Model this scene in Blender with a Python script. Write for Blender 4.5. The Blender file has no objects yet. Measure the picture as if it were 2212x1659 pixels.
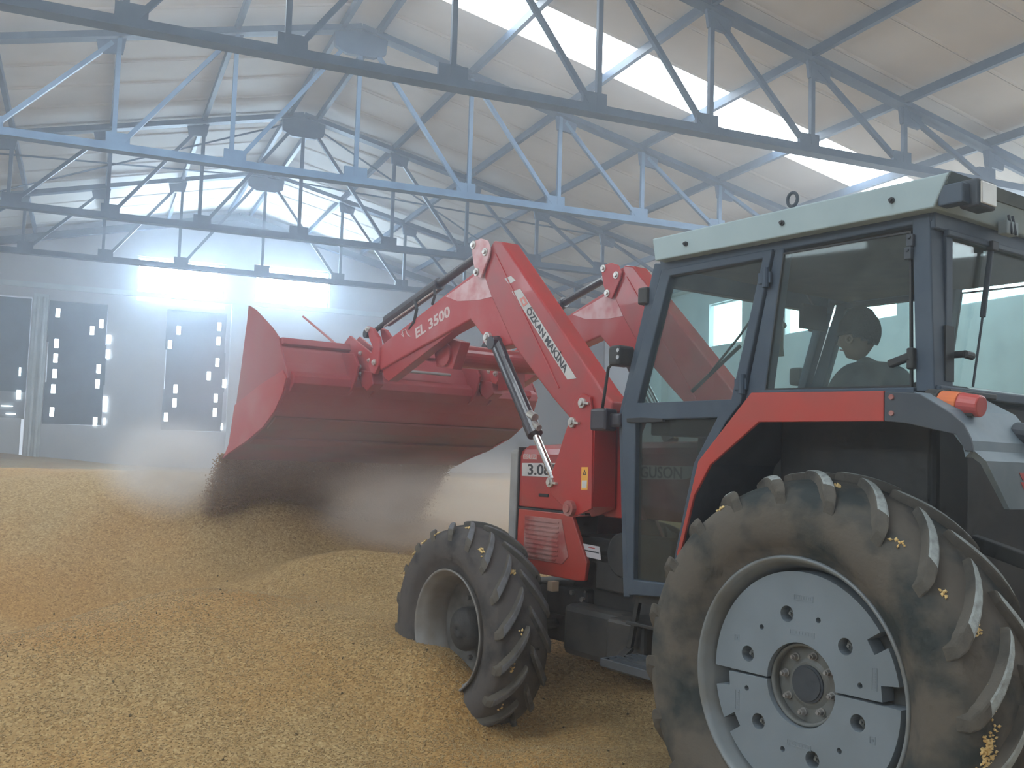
import bpy, bmesh, math, random
import numpy as np
from mathutils import Vector, Matrix
from mathutils.geometry import tessellate_polygon

random.seed(7); np.random.seed(7)
PI = math.pi
SC = bpy.context.scene
COL = SC.collection

# ------------------------------------------------------------------ camera, world, light, exposure
cam_d = bpy.data.cameras.new('camera'); cam = bpy.data.objects.new('camera', cam_d); COL.objects.link(cam)
cam_d.sensor_width = 36.0; cam_d.lens = 35.2286; cam_d.clip_start = 0.05; cam_d.clip_end = 300
cam.matrix_world = Matrix([[0.919446, -0.05775, -0.388952, 0.0], [-0.392154, -0.062025, -0.917806, 0.0], [0.028879, 0.996402, -0.079676, 1.7], [0.0, 0.0, 0.0, 1.0]])
SC.camera = cam

SC.view_settings.view_transform = 'Standard'; SC.view_settings.look = 'None'
SC.view_settings.gamma = 1.0; SC.view_settings.use_curve_mapping = False
SC.view_settings.exposure = -0.14

w = bpy.data.worlds.new('sky'); SC.world = w; w.use_nodes = True
bg = w.node_tree.nodes['Background']
bg.inputs[0].default_value = (0.80, 0.90, 1.0, 1); bg.inputs[1].default_value = 1.0

def area(name, loc, rot, sx, sy, power, color, spread=PI):
    l = bpy.data.lights.new(name, 'AREA'); l.shape = 'RECTANGLE'; l.size = sx; l.size_y = sy
    l.energy = power; l.color = color; l.spread = spread
    o = bpy.data.objects.new(name, l); COL.objects.link(o); o.location = loc; o.rotation_euler = rot
    return o
RIDGE_X = 4.06; HALF = 11.7; RIDGE_Z = 9.21; BOT_Z = 6.52; SLOPE = 0.2304
END_Y = 31.8; FRONT_Y = -8.0; XL = RIDGE_X-HALF; XR = RIDGE_X+HALF
# daylight through the open door behind the camera (windows and roof sheets glow themselves)
area('door_daylight', (1.0, FRONT_Y+0.3, 3.2), (PI/2, 0, 0), 9.4, 5.8, 80, (1.0, 0.96, 0.90))

SC.cycles.max_bounces = 6; SC.cycles.diffuse_bounces = 3; SC.cycles.glossy_bounces = 3; SC.cycles.transparent_max_bounces = 16
SC.cycles.volume_bounces = 2; SC.cycles.volume_max_steps = 64; SC.cycles.volume_step_rate = 2.0
SC.cycles.use_adaptive_sampling = True; SC.cycles.adaptive_threshold = 0.05; SC.cycles.adaptive_min_samples = 12
SC.cycles.use_denoising = True; SC.cycles.use_light_tree = False
SC.cycles.sample_clamp_indirect = 6.0

# ------------------------------------------------------------------ materials
def nt(m):
    m.use_nodes = True
    return m.node_tree, m.node_tree.nodes, m.node_tree.links
def mat(name, c1, c2=None, rough=0.6, metal=0.0, scale=6.0, fac=(0.4, 0.65), bump=0.0, bscale=None, spec=0.5, coat=0.0, coord='Object', detail=5.0):
    m = bpy.data.materials.new(name); t, N, L = nt(m)
    b = N['Principled BSDF']; b.inputs['Roughness'].default_value = rough; b.inputs['Metallic'].default_value = metal
    b.inputs['Specular IOR Level'].default_value = spec
    b.inputs['Coat Weight'].default_value = coat
    b.inputs['Base Color'].default_value = (*c1, 1)
    tc = N.new('ShaderNodeTexCoord')
    if c2 is not None:
        n = N.new('ShaderNodeTexNoise'); n.inputs['Scale'].default_value = scale; n.inputs['Detail'].default_value = detail
        L.new(tc.outputs[coord], n.inputs['Vector'])
        r = N.new('ShaderNodeMapRange'); r.inputs[1].default_value = fac[0]; r.inputs[2].default_value = fac[1]
        L.new(n.outputs['Fac'], r.inputs[0])
        x = N.new('ShaderNodeMix'); x.data_type = 'RGBA'; x.inputs[6].default_value = (*c1, 1); x.inputs[7].default_value = (*c2, 1)
        L.new(r.outputs[0], x.inputs[0]); L.new(x.outputs[2], b.inputs['Base Color'])
    if bump:
        n2 = N.new('ShaderNodeTexNoise'); n2.inputs['Scale'].default_value = bscale or scale*4; n2.inputs['Detail'].default_value = 4
        L.new(tc.outputs[coord], n2.inputs['Vector'])
        bp = N.new('ShaderNodeBump'); bp.inputs['Strength'].default_value = bump; bp.inputs['Distance'].default_value = 0.01
        L.new(n2.outputs['Fac'], bp.inputs['Height']); L.new(bp.outputs[0], b.inputs['Normal'])
    return m
def emis(name, c, s):
    m = bpy.data.materials.new(name); t, N, L = nt(m); N.remove(N['Principled BSDF'])
    e = N.new('ShaderNodeEmission'); e.inputs[0].default_value = (*c, 1); e.inputs[1].default_value = s
    L.new(e.outputs[0], N['Material Output'].inputs[0]); return m

M = {}
M['wall'] = mat('painted_wall', (0.66, 0.66, 0.68), (0.58, 0.585, 0.61), 0.9, scale=0.6, bump=0.1, bscale=12)
M['column'] = mat('white_column', (0.70, 0.75, 0.76), (0.60, 0.66, 0.68), 0.8, scale=2)
M['roof'] = mat('roof_panel', (0.60, 0.55, 0.49), (0.53, 0.485, 0.43), 0.7, scale=0.8, bump=0.05)
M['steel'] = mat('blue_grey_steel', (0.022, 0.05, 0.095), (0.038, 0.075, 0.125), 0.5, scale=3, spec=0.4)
M['steel_light'] = mat('pale_blue_steel', (0.055, 0.11, 0.19), (0.08, 0.15, 0.24), 0.45, scale=3)  # paler steel for the second truss
M['darkpanel'] = mat('dark_sheet', (0.035, 0.05, 0.065), (0.05, 0.07, 0.085), 0.8, scale=2.0)
M['floor'] = mat('concrete', (0.25, 0.24, 0.22), (0.18, 0.17, 0.16), 0.9, scale=2)
M['day'] = emis('bright_window', (0.72, 0.87, 1.0), 6.0)
M['day_end'] = emis('bright_end_window', (0.62, 0.82, 1.0), 85)
M['day_side'] = emis('bright_side_window', (0.80, 0.93, 1.0), 9)
M['slit'] = emis('daylight_slit_glow', (0.80, 0.93, 1.0), 7.0)
M['skylight'] = emis('skylight_sheet', (0.86, 0.95, 1.0), 13.5)
M['red'] = mat('red_paint', (0.37, 0.018, 0.015), (0.30, 0.03, 0.026), 0.38, scale=5, spec=0.5, coat=0.25)
M['red_dusty'] = mat('dusty_red_paint', (0.42, 0.03, 0.03), (0.44, 0.13, 0.13), 0.45, scale=3, fac=(0.45, 0.75), spec=0.5)
M['red_pink'] = mat('red_sheen_and_dust', (0.55, 0.20, 0.20), (0.66, 0.42, 0.43), 0.4, scale=9, fac=(0.35, 0.6))  # pale sheen mixed with dust, painted into the red
M['orange_red'] = mat('orange_red_paint', (0.42, 0.034, 0.02), (0.36, 0.045, 0.03), 0.42, scale=4, coat=0.15)
M['bucket'] = mat('bucket_red', (0.33, 0.035, 0.04), (0.32, 0.075, 0.075), 0.5, scale=2.5)
M['bucket_floor'] = mat('dusty_bucket_floor', (0.25, 0.06, 0.045), (0.17, 0.095, 0.068), 0.75, scale=2.2)
M['black'] = mat('black_metal', (0.012, 0.013, 0.014), (0.03, 0.028, 0.025), 0.6, scale=5)
M['cylinder'] = mat('cylinder_black', (0.018, 0.015, 0.022), (0.035, 0.03, 0.04), 0.3, scale=3, coat=0.3)
M['chrome'] = mat('chrome', (0.75, 0.75, 0.75), rough=0.12, metal=1.0)
M['zinc'] = mat('zinc_pin', (0.62, 0.60, 0.56), (0.45, 0.42, 0.40), 0.35, metal=0.7, scale=20)
M['cabframe'] = mat('cab_frame_slate', (0.032, 0.052, 0.080), (0.048, 0.070, 0.098), 0.55, scale=6)
M['fender_dark'] = mat('fender_slate', (0.028, 0.037, 0.048), (0.045, 0.055, 0.068), 0.55, scale=5)
M['fender_grey'] = mat('fender_grey', (0.11, 0.15, 0.18), (0.15, 0.19, 0.22), 0.55, scale=6)
M['cabroof'] = mat('cab_roof_white', (0.33, 0.415, 0.425), (0.28, 0.36, 0.375), 0.5, scale=3)
M['headliner'] = mat('headliner', (0.10, 0.085, 0.065), (0.07, 0.06, 0.05), 0.95, scale=8)
M['grillegrey'] = mat('grille_grey', (0.30, 0.29, 0.28), (0.24, 0.23, 0.22), 0.6, scale=6)
M['grille_red'] = mat('dusty_grille', (0.30, 0.055, 0.045), (0.36, 0.17, 0.15), 0.75, scale=7, fac=(0.4, 0.6))
M['rim'] = mat('rim_silver', (0.21, 0.235, 0.25), (0.155, 0.145, 0.125), 0.45, metal=0.15, scale=4, fac=(0.45, 0.7), spec=0.4)
M['weight'] = mat('wheel_weight_grey', (0.185, 0.225, 0.26), (0.16, 0.195, 0.225), 0.5, scale=3, bump=0.06, bscale=60)
M['weight_dim'] = mat('wheel_hub_grey', (0.14, 0.15, 0.15), (0.105, 0.105, 0.095), 0.55, scale=8)
M['rimdust'] = mat('dusty_front_rim', (0.24, 0.235, 0.23), (0.17, 0.15, 0.13), 0.65, scale=5)
M['hubdirt'] = mat('greasy_hub', (0.018, 0.019, 0.02), (0.035, 0.034, 0.033), 0.75, scale=14, bump=0.4, bscale=50)
M['hubgrey'] = mat('hub_disc', (0.12, 0.115, 0.11), (0.07, 0.065, 0.06), 0.7, scale=12)
M['tyre'] = mat('dusty_tyre', (0.115, 0.102, 0.085), (0.036, 0.044, 0.045), 0.92, scale=4.2, fac=(0.44, 0.60), bump=0.35, bscale=26, spec=0.2, detail=9)
M['tyre_front'] = mat('dusty_front_tyre', (0.088, 0.080, 0.076), (0.034, 0.036, 0.038), 0.92, scale=6, fac=(0.50, 0.68), bump=0.35, bscale=26, spec=0.2, detail=9)
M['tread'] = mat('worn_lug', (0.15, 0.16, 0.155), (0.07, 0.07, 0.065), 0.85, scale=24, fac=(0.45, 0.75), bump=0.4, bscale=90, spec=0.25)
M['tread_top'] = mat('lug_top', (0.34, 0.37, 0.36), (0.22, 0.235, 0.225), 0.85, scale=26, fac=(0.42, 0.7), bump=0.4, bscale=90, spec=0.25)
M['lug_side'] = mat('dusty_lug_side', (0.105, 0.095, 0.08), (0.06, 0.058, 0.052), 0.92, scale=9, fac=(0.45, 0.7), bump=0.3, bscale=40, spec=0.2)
M['tread_front'] = mat('front_lug', (0.14, 0.143, 0.155), (0.09, 0.087, 0.085), 0.9, scale=18, fac=(0.4, 0.7), bump=0.4, bscale=90, spec=0.2)
M['amber'] = mat('amber_lens', (0.75, 0.20, 0.06), (0.65, 0.18, 0.08), 0.25, scale=12)
M['redlens'] = mat('red_lens', (0.48, 0.08, 0.07), (0.40, 0.06, 0.06), 0.25, scale=12)
M['lens'] = mat('lamp_lens', (0.60, 0.58, 0.52), (0.52, 0.50, 0.46), 0.3, scale=8)
M['sticker_white'] = mat('decal_white', (0.55, 0.54, 0.53), (0.48, 0.46, 0.45), 0.5, scale=10)
M['sticker_yellow'] = mat('decal_yellow', (0.75, 0.36, 0.05), rough=0.5)
M['ink'] = mat('decal_ink', (0.03, 0.03, 0.035), rough=0.5)
M['silverink'] = mat('decal_silver', (0.60, 0.46, 0.44), rough=0.5)
M['skin'] = mat('skin', (0.33, 0.20, 0.15), (0.28, 0.165, 0.12), 0.55, scale=10)
M['hair'] = mat('dark_hair', (0.012, 0.013, 0.015), (0.02, 0.02, 0.02), 0.8, scale=40, bump=0.5, bscale=120)
M['jacket'] = mat('grey_jacket', (0.12, 0.12, 0.12), (0.09, 0.09, 0.095), 0.9, scale=14, bump=0.3, bscale=40)
M['trousers'] = mat('dark_trousers', (0.03, 0.035, 0.05), (0.02, 0.025, 0.035), 0.9, scale=14)
M['seat'] = mat('seat_cover', (0.025, 0.027, 0.03), (0.04, 0.04, 0.04), 0.8, scale=14)
M['kernel'] = mat('kernel', (0.80, 0.60, 0.27), (0.70, 0.46, 0.17), 0.5, scale=60)
M['paper'] = mat('paper_label', (0.50, 0.47, 0.50), rough=0.7)

def glass(name, tint, dust):
    m = bpy.data.materials.new(name); t, N, L = nt(m); N.remove(N['Principled BSDF'])
    tr = N.new('ShaderNodeBsdfTransparent'); tr.inputs[0].default_value = (*tint, 1)
    gl = N.new('ShaderNodeBsdfGlossy'); gl.inputs['Roughness'].default_value = 0.03
    fr = N.new('ShaderNodeFresnel'); ge = N.new('ShaderNodeNewGeometry'); io = N.new('ShaderNodeMapRange'); io.inputs[3].default_value = 1.38; io.inputs[4].default_value = 1/1.38
    L.new(ge.outputs['Backfacing'], io.inputs[0]); L.new(io.outputs[0], fr.inputs[0])
    df = N.new('ShaderNodeBsdfDiffuse'); df.inputs[0].default_value = (0.45, 0.47, 0.44, 1)
    n = N.new('ShaderNodeTexNoise'); n.inputs['Scale'].default_value = 7; n.inputs['Detail'].default_value = 6
    tc = N.new('ShaderNodeTexCoord'); L.new(tc.outputs['Object'], n.inputs['Vector'])
    mr = N.new('ShaderNodeMapRange'); mr.inputs[1].default_value = 0.35; mr.inputs[2].default_value = 0.8
    mr.inputs[3].default_value = dust*0.6; mr.inputs[4].default_value = dust*1.8
    L.new(n.outputs['Fac'], mr.inputs[0])
    m1 = N.new('ShaderNodeMixShader'); L.new(fr.outputs[0], m1.inputs[0]); L.new(tr.outputs[0], m1.inputs[1]); L.new(gl.outputs[0], m1.inputs[2])
    m2 = N.new('ShaderNodeMixShader'); L.new(mr.outputs[0], m2.inputs[0]); L.new(m1.outputs[0], m2.inputs[1]); L.new(df.outputs[0], m2.inputs[2])
    L.new(m2.outputs[0], N['Material Output'].inputs[0]); return m
M['glass'] = glass('cab_glass', (0.86, 0.95, 0.94), 0.04)
M['glass_low'] = glass('lower_door_glass', (0.42, 0.48, 0.46), 0.05)

def grain_mat():
    m = bpy.data.materials.new('grain'); t, N, L = nt(m); b = N['Principled BSDF']
    b.inputs['Roughness'].default_value = 0.8; b.inputs['Specular IOR Level'].default_value = 0.25
    tc = N.new('ShaderNodeTexCoord')
    v = N.new('ShaderNodeTexVoronoi'); v.inputs['Scale'].default_value = 75; v.inputs['Randomness'].default_value = 1
    L.new(tc.outputs['Object'], v.inputs['Vector'])
    r = N.new('ShaderNodeValToRGB'); e = r.color_ramp.elements
    e[0].position = 0.0; e[0].color = (0.25, 0.15, 0.05, 1); e[1].position = 1.0; e[1].color = (0.50, 0.365, 0.18, 1)
    k = e.new(0.25); k.color = (0.36, 0.235, 0.10, 1); k = e.new(0.7); k.color = (0.41, 0.275, 0.12, 1)
    sep = N.new('ShaderNodeSeparateColor'); L.new(v.outputs['Color'], sep.inputs[0]); L.new(sep.outputs[0], r.inputs[0])
    n = N.new('ShaderNodeTexNoise'); n.inputs['Scale'].default_value = 0.7; n.inputs['Detail'].default_value = 5
    L.new(tc.outputs['Object'], n.inputs['Vector'])
    mx = N.new('ShaderNodeMix'); mx.data_type = 'RGBA'; mx.blend_type = 'MULTIPLY'
    mr = N.new('ShaderNodeMapRange'); mr.inputs[1].default_value = 0.4; mr.inputs[2].default_value = 0.65; L.new(n.outputs['Fac'], mr.inputs[0])
    L.new(mr.outputs[0], mx.inputs[0]); L.new(r.outputs[0], mx.inputs[6]); mx.inputs[7].default_value = (0.98, 0.82, 0.62, 1)
    L.new(mx.outputs[2], b.inputs['Base Color'])
    n3 = N.new('ShaderNodeTexNoise'); n3.inputs['Scale'].default_value = 30; n3.inputs['Detail'].default_value = 3
    L.new(tc.outputs['Object'], n3.inputs['Vector'])
    b1 = N.new('ShaderNodeBump'); b1.inputs['Strength'].default_value = 0.5; b1.inputs['Distance'].default_value = 0.02; L.new(n3.outputs['Fac'], b1.inputs['Height'])
    b2 = N.new('ShaderNodeBump'); b2.inputs['Strength'].default_value = 0.6; b2.inputs['Distance'].default_value = 0.006; b2.invert = True
    L.new(v.outputs['Distance'], b2.inputs['Height']); L.new(b1.outputs[0], b2.inputs['Normal']); L.new(b2.outputs[0], b.inputs['Normal'])
    return m
M['grain'] = grain_mat()
M['grainfall'] = mat('falling_grain', (0.42, 0.27, 0.15), (0.34, 0.21, 0.12), 0.8, scale=30)

# ------------------------------------------------------------------ helpers
def smooth(me, on=True):
    me.polygons.foreach_set('use_smooth', [on]*len(me.polygons))
def add(name, me, m=None, parent=None, bevel=0.0, seg=2, sm=False, loc=None, rot=None):
    o = bpy.data.objects.new(name, me); COL.objects.link(o)
    if m is not None and not me.materials: me.materials.append(m)
    if parent is not None: o.parent = parent
    if loc is not None: o.location = loc
    if rot is not None: o.rotation_euler = rot
    if sm: smooth(me)
    if bevel:
        b = o.modifiers.new('bevel', 'BEVEL'); b.width = bevel; b.segments = seg; b.limit_method = 'ANGLE'; b.angle_limit = math.radians(35)
    return o
def tag(o, label=None, cat=None, group=None, kind=None):
    if label: o['label'] = label
    if cat: o['category'] = cat
    if group: o['group'] = group
    if kind: o['kind'] = kind
    return o
def empty(name, loc=(0, 0, 0), rot=(0, 0, 0)):
    o = bpy.data.objects.new(name, None); COL.objects.link(o); o.location = loc; o.rotation_euler = rot; o.empty_display_size = 0.2
    return o
def mesh(vs, fs, name='m'):
    me = bpy.data.meshes.new(name); me.from_pydata([tuple(v) for v in vs], [], [tuple(f) for f in fs]); me.update()
    bm = bmesh.new(); bm.from_mesh(me); bmesh.ops.recalc_face_normals(bm, faces=bm.faces); bm.to_mesh(me); bm.free()
    return me
class MB:
    def __init__(s): s.v = []; s.f = []
    def put(s, vs, fs):
        n = len(s.v); s.v += [tuple(v) for v in vs]; s.f += [tuple(i+n for i in f) for f in fs]; return s
    def box(s, c, d, R=None):
        R = R or Matrix.Identity(3); c = Vector(c)
        vs = [c + R @ Vector((sx*d[0]/2, sy*d[1]/2, sz*d[2]/2)) for sx in (-1, 1) for sy in (-1, 1) for sz in (-1, 1)]
        return s.put(vs, [(0, 1, 3, 2), (4, 6, 7, 5), (0, 4, 5, 1), (2, 3, 7, 6), (0, 2, 6, 4), (1, 5, 7, 3)])
    def box2(s, a, b):
        return s.box([(a[i]+b[i])/2 for i in range(3)], [abs(a[i]-b[i]) for i in range(3)])
    def bar(s, p, q, wd, ht, up=(0, 0, 1)):
        p, q = Vector(p), Vector(q); z = (q-p).normalized(); x = z.cross(Vector(up))
        if x.length < 1e-4: x = z.cross(Vector((0, 1, 0)))
        x.normalize(); y = z.cross(x)
        R = Matrix((x, y, z)).transposed()
        return s.box((p+q)/2, (wd, ht, (q-p).length), R)
    def cyl(s, p, q, r, n=16, r2=None):
        p, q = Vector(p), Vector(q); z = (q-p).normalized(); x = z.orthogonal().normalized(); y = z.cross(x)
        r2 = r if r2 is None else r2
        vs = [p + (x*math.cos(2*PI*i/n)+y*math.sin(2*PI*i/n))*r for i in range(n)] + [q + (x*math.cos(2*PI*i/n)+y*math.sin(2*PI*i/n))*r2 for i in range(n)]
        return s.put(vs, [(i, (i+1) % n, n+(i+1) % n, n+i) for i in range(n)] + [tuple(range(n))[::-1], tuple(range(n, 2*n))])
    def tube(s, pts, r, n=8):
        pts = [Vector(p) for p in pts]; rings = []; ref = None
        for i, p in enumerate(pts):
            t = ((pts[min(i+1, len(pts)-1)]-pts[max(i-1, 0)])).normalized()
            if ref is None: ref = t.orthogonal().normalized()
            x = (ref - t*ref.dot(t)).normalized(); ref = x; y = t.cross(x)
            rr = r[i] if isinstance(r, (list, tuple)) else r
            rings.append([p+(x*math.cos(2*PI*k/n)+y*math.sin(2*PI*k/n))*rr for k in range(n)])
        vs = [v for rg in rings for v in rg]; fs = []
        for i in range(len(pts)-1):
            fs += [(i*n+k, i*n+(k+1) % n, (i+1)*n+(k+1) % n, (i+1)*n+k) for k in range(n)]
        fs += [tuple(range(n))[::-1], tuple(range((len(pts)-1)*n, len(pts)*n))]
        return s.put(vs, fs)
    def prism_y(s, pts, y0, y1):          # polygon of (x, z) extruded along y
        n = len(pts); vs = [(p[0], y0, p[1]) for p in pts]+[(p[0], y1, p[1]) for p in pts]
        return s.put(vs, [(i, (i+1) % n, n+(i+1) % n, n+i) for i in range(n)] + [tuple(range(n))[::-1], tuple(range(n, 2*n))])
    def holes_y(s, outer, holes, y0, y1):  # plate with holes, extruded along y
        loops = [outer]+holes
        tris = tessellate_polygon([[Vector((p[0], p[1], 0)) for p in lp] for lp in loops])
        flat = [p for lp in loops for p in lp]; n = len(flat)
        vs = [(p[0], y0, p[1]) for p in flat]+[(p[0], y1, p[1]) for p in flat]
        fs = [tuple(t) for t in tris]+[tuple(i+n for i in t)[::-1] for t in tris]; k = 0
        for lp in loops:
            m = len(lp); fs += [(k+i, k+(i+1) % m, n+k+(i+1) % m, n+k+i) for i in range(m)]; k += m
        return s.put(vs, fs)
    def revolve_y(s, prof, n=64, c=(0, 0, 0), closed=True):  # prof of (r, y) round an axis along y
        m = len(prof); vs = []
        for i in range(n):
            a = 2*PI*i/n
            vs += [(c[0]+r*math.cos(a), c[1]+y, c[2]+r*math.sin(a)) for r, y in prof]
        fs = []
        for i in range(n):
            j = (i+1) % n
            for k in range(m if closed else m-1):
                fs.append((i*m+k, j*m+k, j*m+(k+1) % m, i*m+(k+1) % m))
        return s.put(vs, fs)
    def me(s, name='m'): return mesh(s.v, s.f, name)
def circ(cx, cz, r, n=20, a0=0): return [(cx+r*math.cos(a0+2*PI*i/n), cz+r*math.sin(a0+2*PI*i/n)) for i in range(n)]
def text_me(body, size, depth=0.001, align='CENTER', bold=0.0):
    c = bpy.data.curves.new('t', 'FONT'); c.body = body; c.size = size; c.extrude = depth; c.align_x = align; c.align_y = 'CENTER'; c.offset = bold
    c.resolution_u = 3
    o = bpy.data.objects.new('t', c); COL.objects.link(o)
    dg = bpy.context.evaluated_depsgraph_get(); me = bpy.data.meshes.new_from_object(o.evaluated_get(dg))
    bpy.data.objects.remove(o); bpy.data.curves.remove(c); return me
def text_on_side(parent, name, body, a, b, y, size, m, sx=1.0, bold=0.0, side=1):
    """text read along a -> b (x, z points) on a face looking to +y (side=1)"""
    me = text_me(body, size, bold=bold); a = Vector((a[0], y, a[1])); b = Vector((b[0], y, b[1]))
    ll_ = (b-a).length; wd_ = max(v.co.x for v in me.vertices)-min(v.co.x for v in me.vertices); cx0 = (max(v.co.x for v in me.vertices)+min(v.co.x for v in me.vertices))/2
    for v in me.vertices: v.co.x -= cx0
    sx = ll_/wd_; ex = (b-a).normalized(); ez = Vector((0, side, 0)); ey = ez.cross(ex)
    R = Matrix((ex*sx, ey, ez)).transposed().to_4x4(); R.translation = (a+b)/2
    me.transform(R); return add(name, me, m, parent)
# ------------------------------------------------------------------ the hall
def roof_z(x): return RIDGE_Z+0.22-SLOPE*abs(x-RIDGE_X)
fl = add('floor', MB().box2((XL, FRONT_Y, -0.3), (XR, END_Y, -0.05)).me(), M['floor']); tag(fl, 'grey concrete floor under the grain', kind='structure')

# far end wall with its gable
g = [(XL-.2, -0.3), (XR+.2, -0.3), (XR+.2, roof_z(XR)), (RIDGE_X, roof_z(RIDGE_X)), (XL-.2, roof_z(XL))]
win1 = [(1.15, 6.22), (3.75, 6.22), (3.75, 7.62), (1.15, 7.62)]
win2 = [(4.62, 6.45), (7.0, 6.45), (7.0, 7.72), (4.62, 7.72)]
door_hole = [(-6.4, -0.2), (-1.62, -0.2), (-1.62, 6.1), (-6.4, 6.1)]
p1 = [(-1.14, 2.47), (0.42, 2.47), (0.42, 6.03), (-1.14, 6.03)]
p2 = [(2.10, 2.42), (3.83, 2.42), (3.83, 6.05), (2.10, 6.05)]
wb = add('wall_back', MB().holes_y(g, [win1, win2, p1, p2, door_hole], END_Y, END_Y+0.3).me(), M['wall']); tag(wb, 'pale end wall with gable', kind='structure')
def window(name, r, m, label, y0, frame=True, muntin=2):
    (x0, z0), (x1, z1) = r[0], r[2]
    t = empty(name, ((x0+x1)/2, y0, z0)); tag(t, label, kind='structure')
    cx, cy, cz = t.location
    fr = MB().holes_y([(x0-cx, 0), (x1-cx, 0), (x1-cx, z1-z0), (x0-cx, z1-z0)], [[(x0-cx+.06, .06), (x1-cx-.06, .06), (x1-cx-.06, z1-z0-.06), (x0-cx+.06, z1-z0-.06)]], 0.05, 0.14)
    add('window_frame', fr.me(), M['column'], t)
    add('pane', MB().box2((x0-cx+.05, 0.09, .05), (x1-cx-.05, 0.11, z1-z0-.05)).me(), m, t)
    return t
window('window_1', win1, M['day_end'], 'left bright window high in the end wall', END_Y)
window('window_2', win2, M['day_end'], 'right bright window high in the end wall', END_Y)
sl1 = [(-0.926, 5.694),(0.258, 5.472),(0.018, 5.253),(0.486, 5.029),(-0.910, 4.804),(0.485, 4.593),(-0.909, 4.375),(0.258, 4.142),(-0.907, 3.926),(0.252, 3.694),(-0.917, 3.482),(0.484, 3.206),(0.495, 3.016),(-0.914, 2.820),(0.252, 2.590)]
sl2 = [(3.613, 5.657),(3.612, 5.211),(3.611, 4.549),(3.379, 4.121),(3.850, 3.910),(3.619, 3.452),(3.613, 3.019),(2.432, 5.450),(2.202, 5.004),(2.432, 3.670),(2.428, 3.250),(2.207, 2.807)]
slt = [(0.503, 2.601),(3.841, 2.582)]
def slit_panel(name, r, slits, label, thin=()):
    (x0, z0), (x1, z1) = r[0], r[2]
    t = empty(name, ((x0+x1)/2, END_Y, z0)); tag(t, label, kind='structure')
    n = 3
    for i in range(n):                                   # overlapping dark sheets with a slightly uneven edge
        za = (z1-z0)*i/n; zb = (z1-z0)*(i+1)/n+0.02
        e = [0.02, -0.03, 0.03][i]; f = [0.0, 0.03, -0.02][i]
        pts = [(x0-t.location.x-e, za), (x1-t.location.x+f, za+.015), (x1-t.location.x+f*.4, zb), (x0-t.location.x-e*.5, zb-.01)]
        add('dark_sheet', MB().prism_y(pts, -0.03-0.006*i, -0.005).me(), M['darkpanel'], t)
    for (sx, sz) in slits:
        add('daylight_slit', MB().box((0, 0, 0), (0.115, 0.02, 0.26)).me(), M['slit'], t, loc=(sx-t.location.x, -0.05, sz-z0), bevel=0.02)
    for (sx, sz) in thin:
        add('daylight_slit', MB().box((0, 0, 0), (0.05, 0.02, 0.2)).me(), M['slit'], t, loc=(sx-t.location.x, -0.05, sz-z0))
    return t
slit_panel('window_3', p1, sl1, 'dark blinded opening beside the white double pipe with daylight slits', slt[:1])
slit_panel('window_4', p2, sl2, 'dark blinded opening below the bright end windows with daylight slits', slt[1:])
# column and pipes
c1 = add('trim_1', MB().box2((-1.58, END_Y-0.16, 0), (-1.18, END_Y, 6.2)).me(), M['column'], bevel=0.01); tag(c1, 'white end wall pilaster carrying two pipes', kind='structure')
for dx in (-0.07, 0.09):
    add('pipe', MB().cyl((-1.38+dx, END_Y-0.22, 0), (-1.38+dx, END_Y-0.22, 6.1), 0.045, 12).me(), M['column'], c1, sm=False)
c2 = add('trim_2', MB().box2((3.95, END_Y-0.18, 0), (4.42, END_Y, 6.4)).me(), M['column'], bevel=0.01); tag(c2, 'white pilaster below the gap between the bright end windows', kind='structure')
# sliding door at the far left
d = empty('door_1', (-4.0, END_Y-0.02, 0)); tag(d, 'dark sheeted door in the left of the end wall', kind='structure')
add('door_panel', MB().box2((-2.35, 0.0, 3.35), (2.37, 0.08, 6.05)).me(), mat('door_blue_grey', (0.07, 0.11, 0.14), (0.05, 0.08, 0.10), 0.7, scale=2), d)
add('door_panel', MB().box2((-2.35, 0.02, 2.58), (2.37, 0.08, 3.36)).me(), mat('door_pale_band', (0.30, 0.32, 0.33), (0.22, 0.24, 0.26), 0.7, scale=2), d)
add('door_panel', MB().box2((-2.35, 0.0, -.2), (2.3, 0.06, 2.6)).me(), mat('door_white', (0.62, 0.64, 0.66), rough=0.7), d)
for (sx, sz, ww, hh) in ((*(-1.806, 3.266), 0.11, 0.26), (*(-1.811, 3.923), 0.05, 0.24), (*(-2.081, 2.930), 0.3, 0.03), (*(-1.973, 2.711), 0.25, 0.03)):
    add('daylight_slit', MB().box((0, 0, 0), (ww, 0.02, hh)).me(), M['slit'], d, loc=(sx+4.0, -0.03, sz))

# side walls with clerestory windows
def side_wall(name, x, sgn, wins, label):
    outer = [(FRONT_Y, -0.3), (END_Y, -0.3), (END_Y, 6.75), (FRONT_Y, 6.75)]
    holes = [[(a, 5.08), (b, 5.08), (b, 6.28), (a, 6.28)] for a, b in wins]
    me = MB().holes_y(outer, holes, 0, 0.25).me()
    R = Matrix(((0, -1*(-sgn), 0, x), (1, 0, 0, 0), (0, 0, 1, 0), (0, 0, 0, 1)))
    me.transform(R); o = add(name, me, M['wall']); tag(o, label, kind='structure'); return o
winsR = [(21.78, 23.30), (18.2, 20.0), (16.3, 17.9), (7.5, 14.70), (0.2, 6.6), (-6.5, -0.6)]
winsL = [(21.7, 23.3), (16.3, 18.5), (7.5, 14.7), (0.2, 6.6), (-6.5, -0.6)]  # windows of the unseen left wall, added to brighten the hall
side_wall('wall_right', XR, 1, winsR, 'pale right side wall behind the tractor cab')
side_wall('wall_left', XL, -1, winsL, 'pale left side wall')
k = 5
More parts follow.
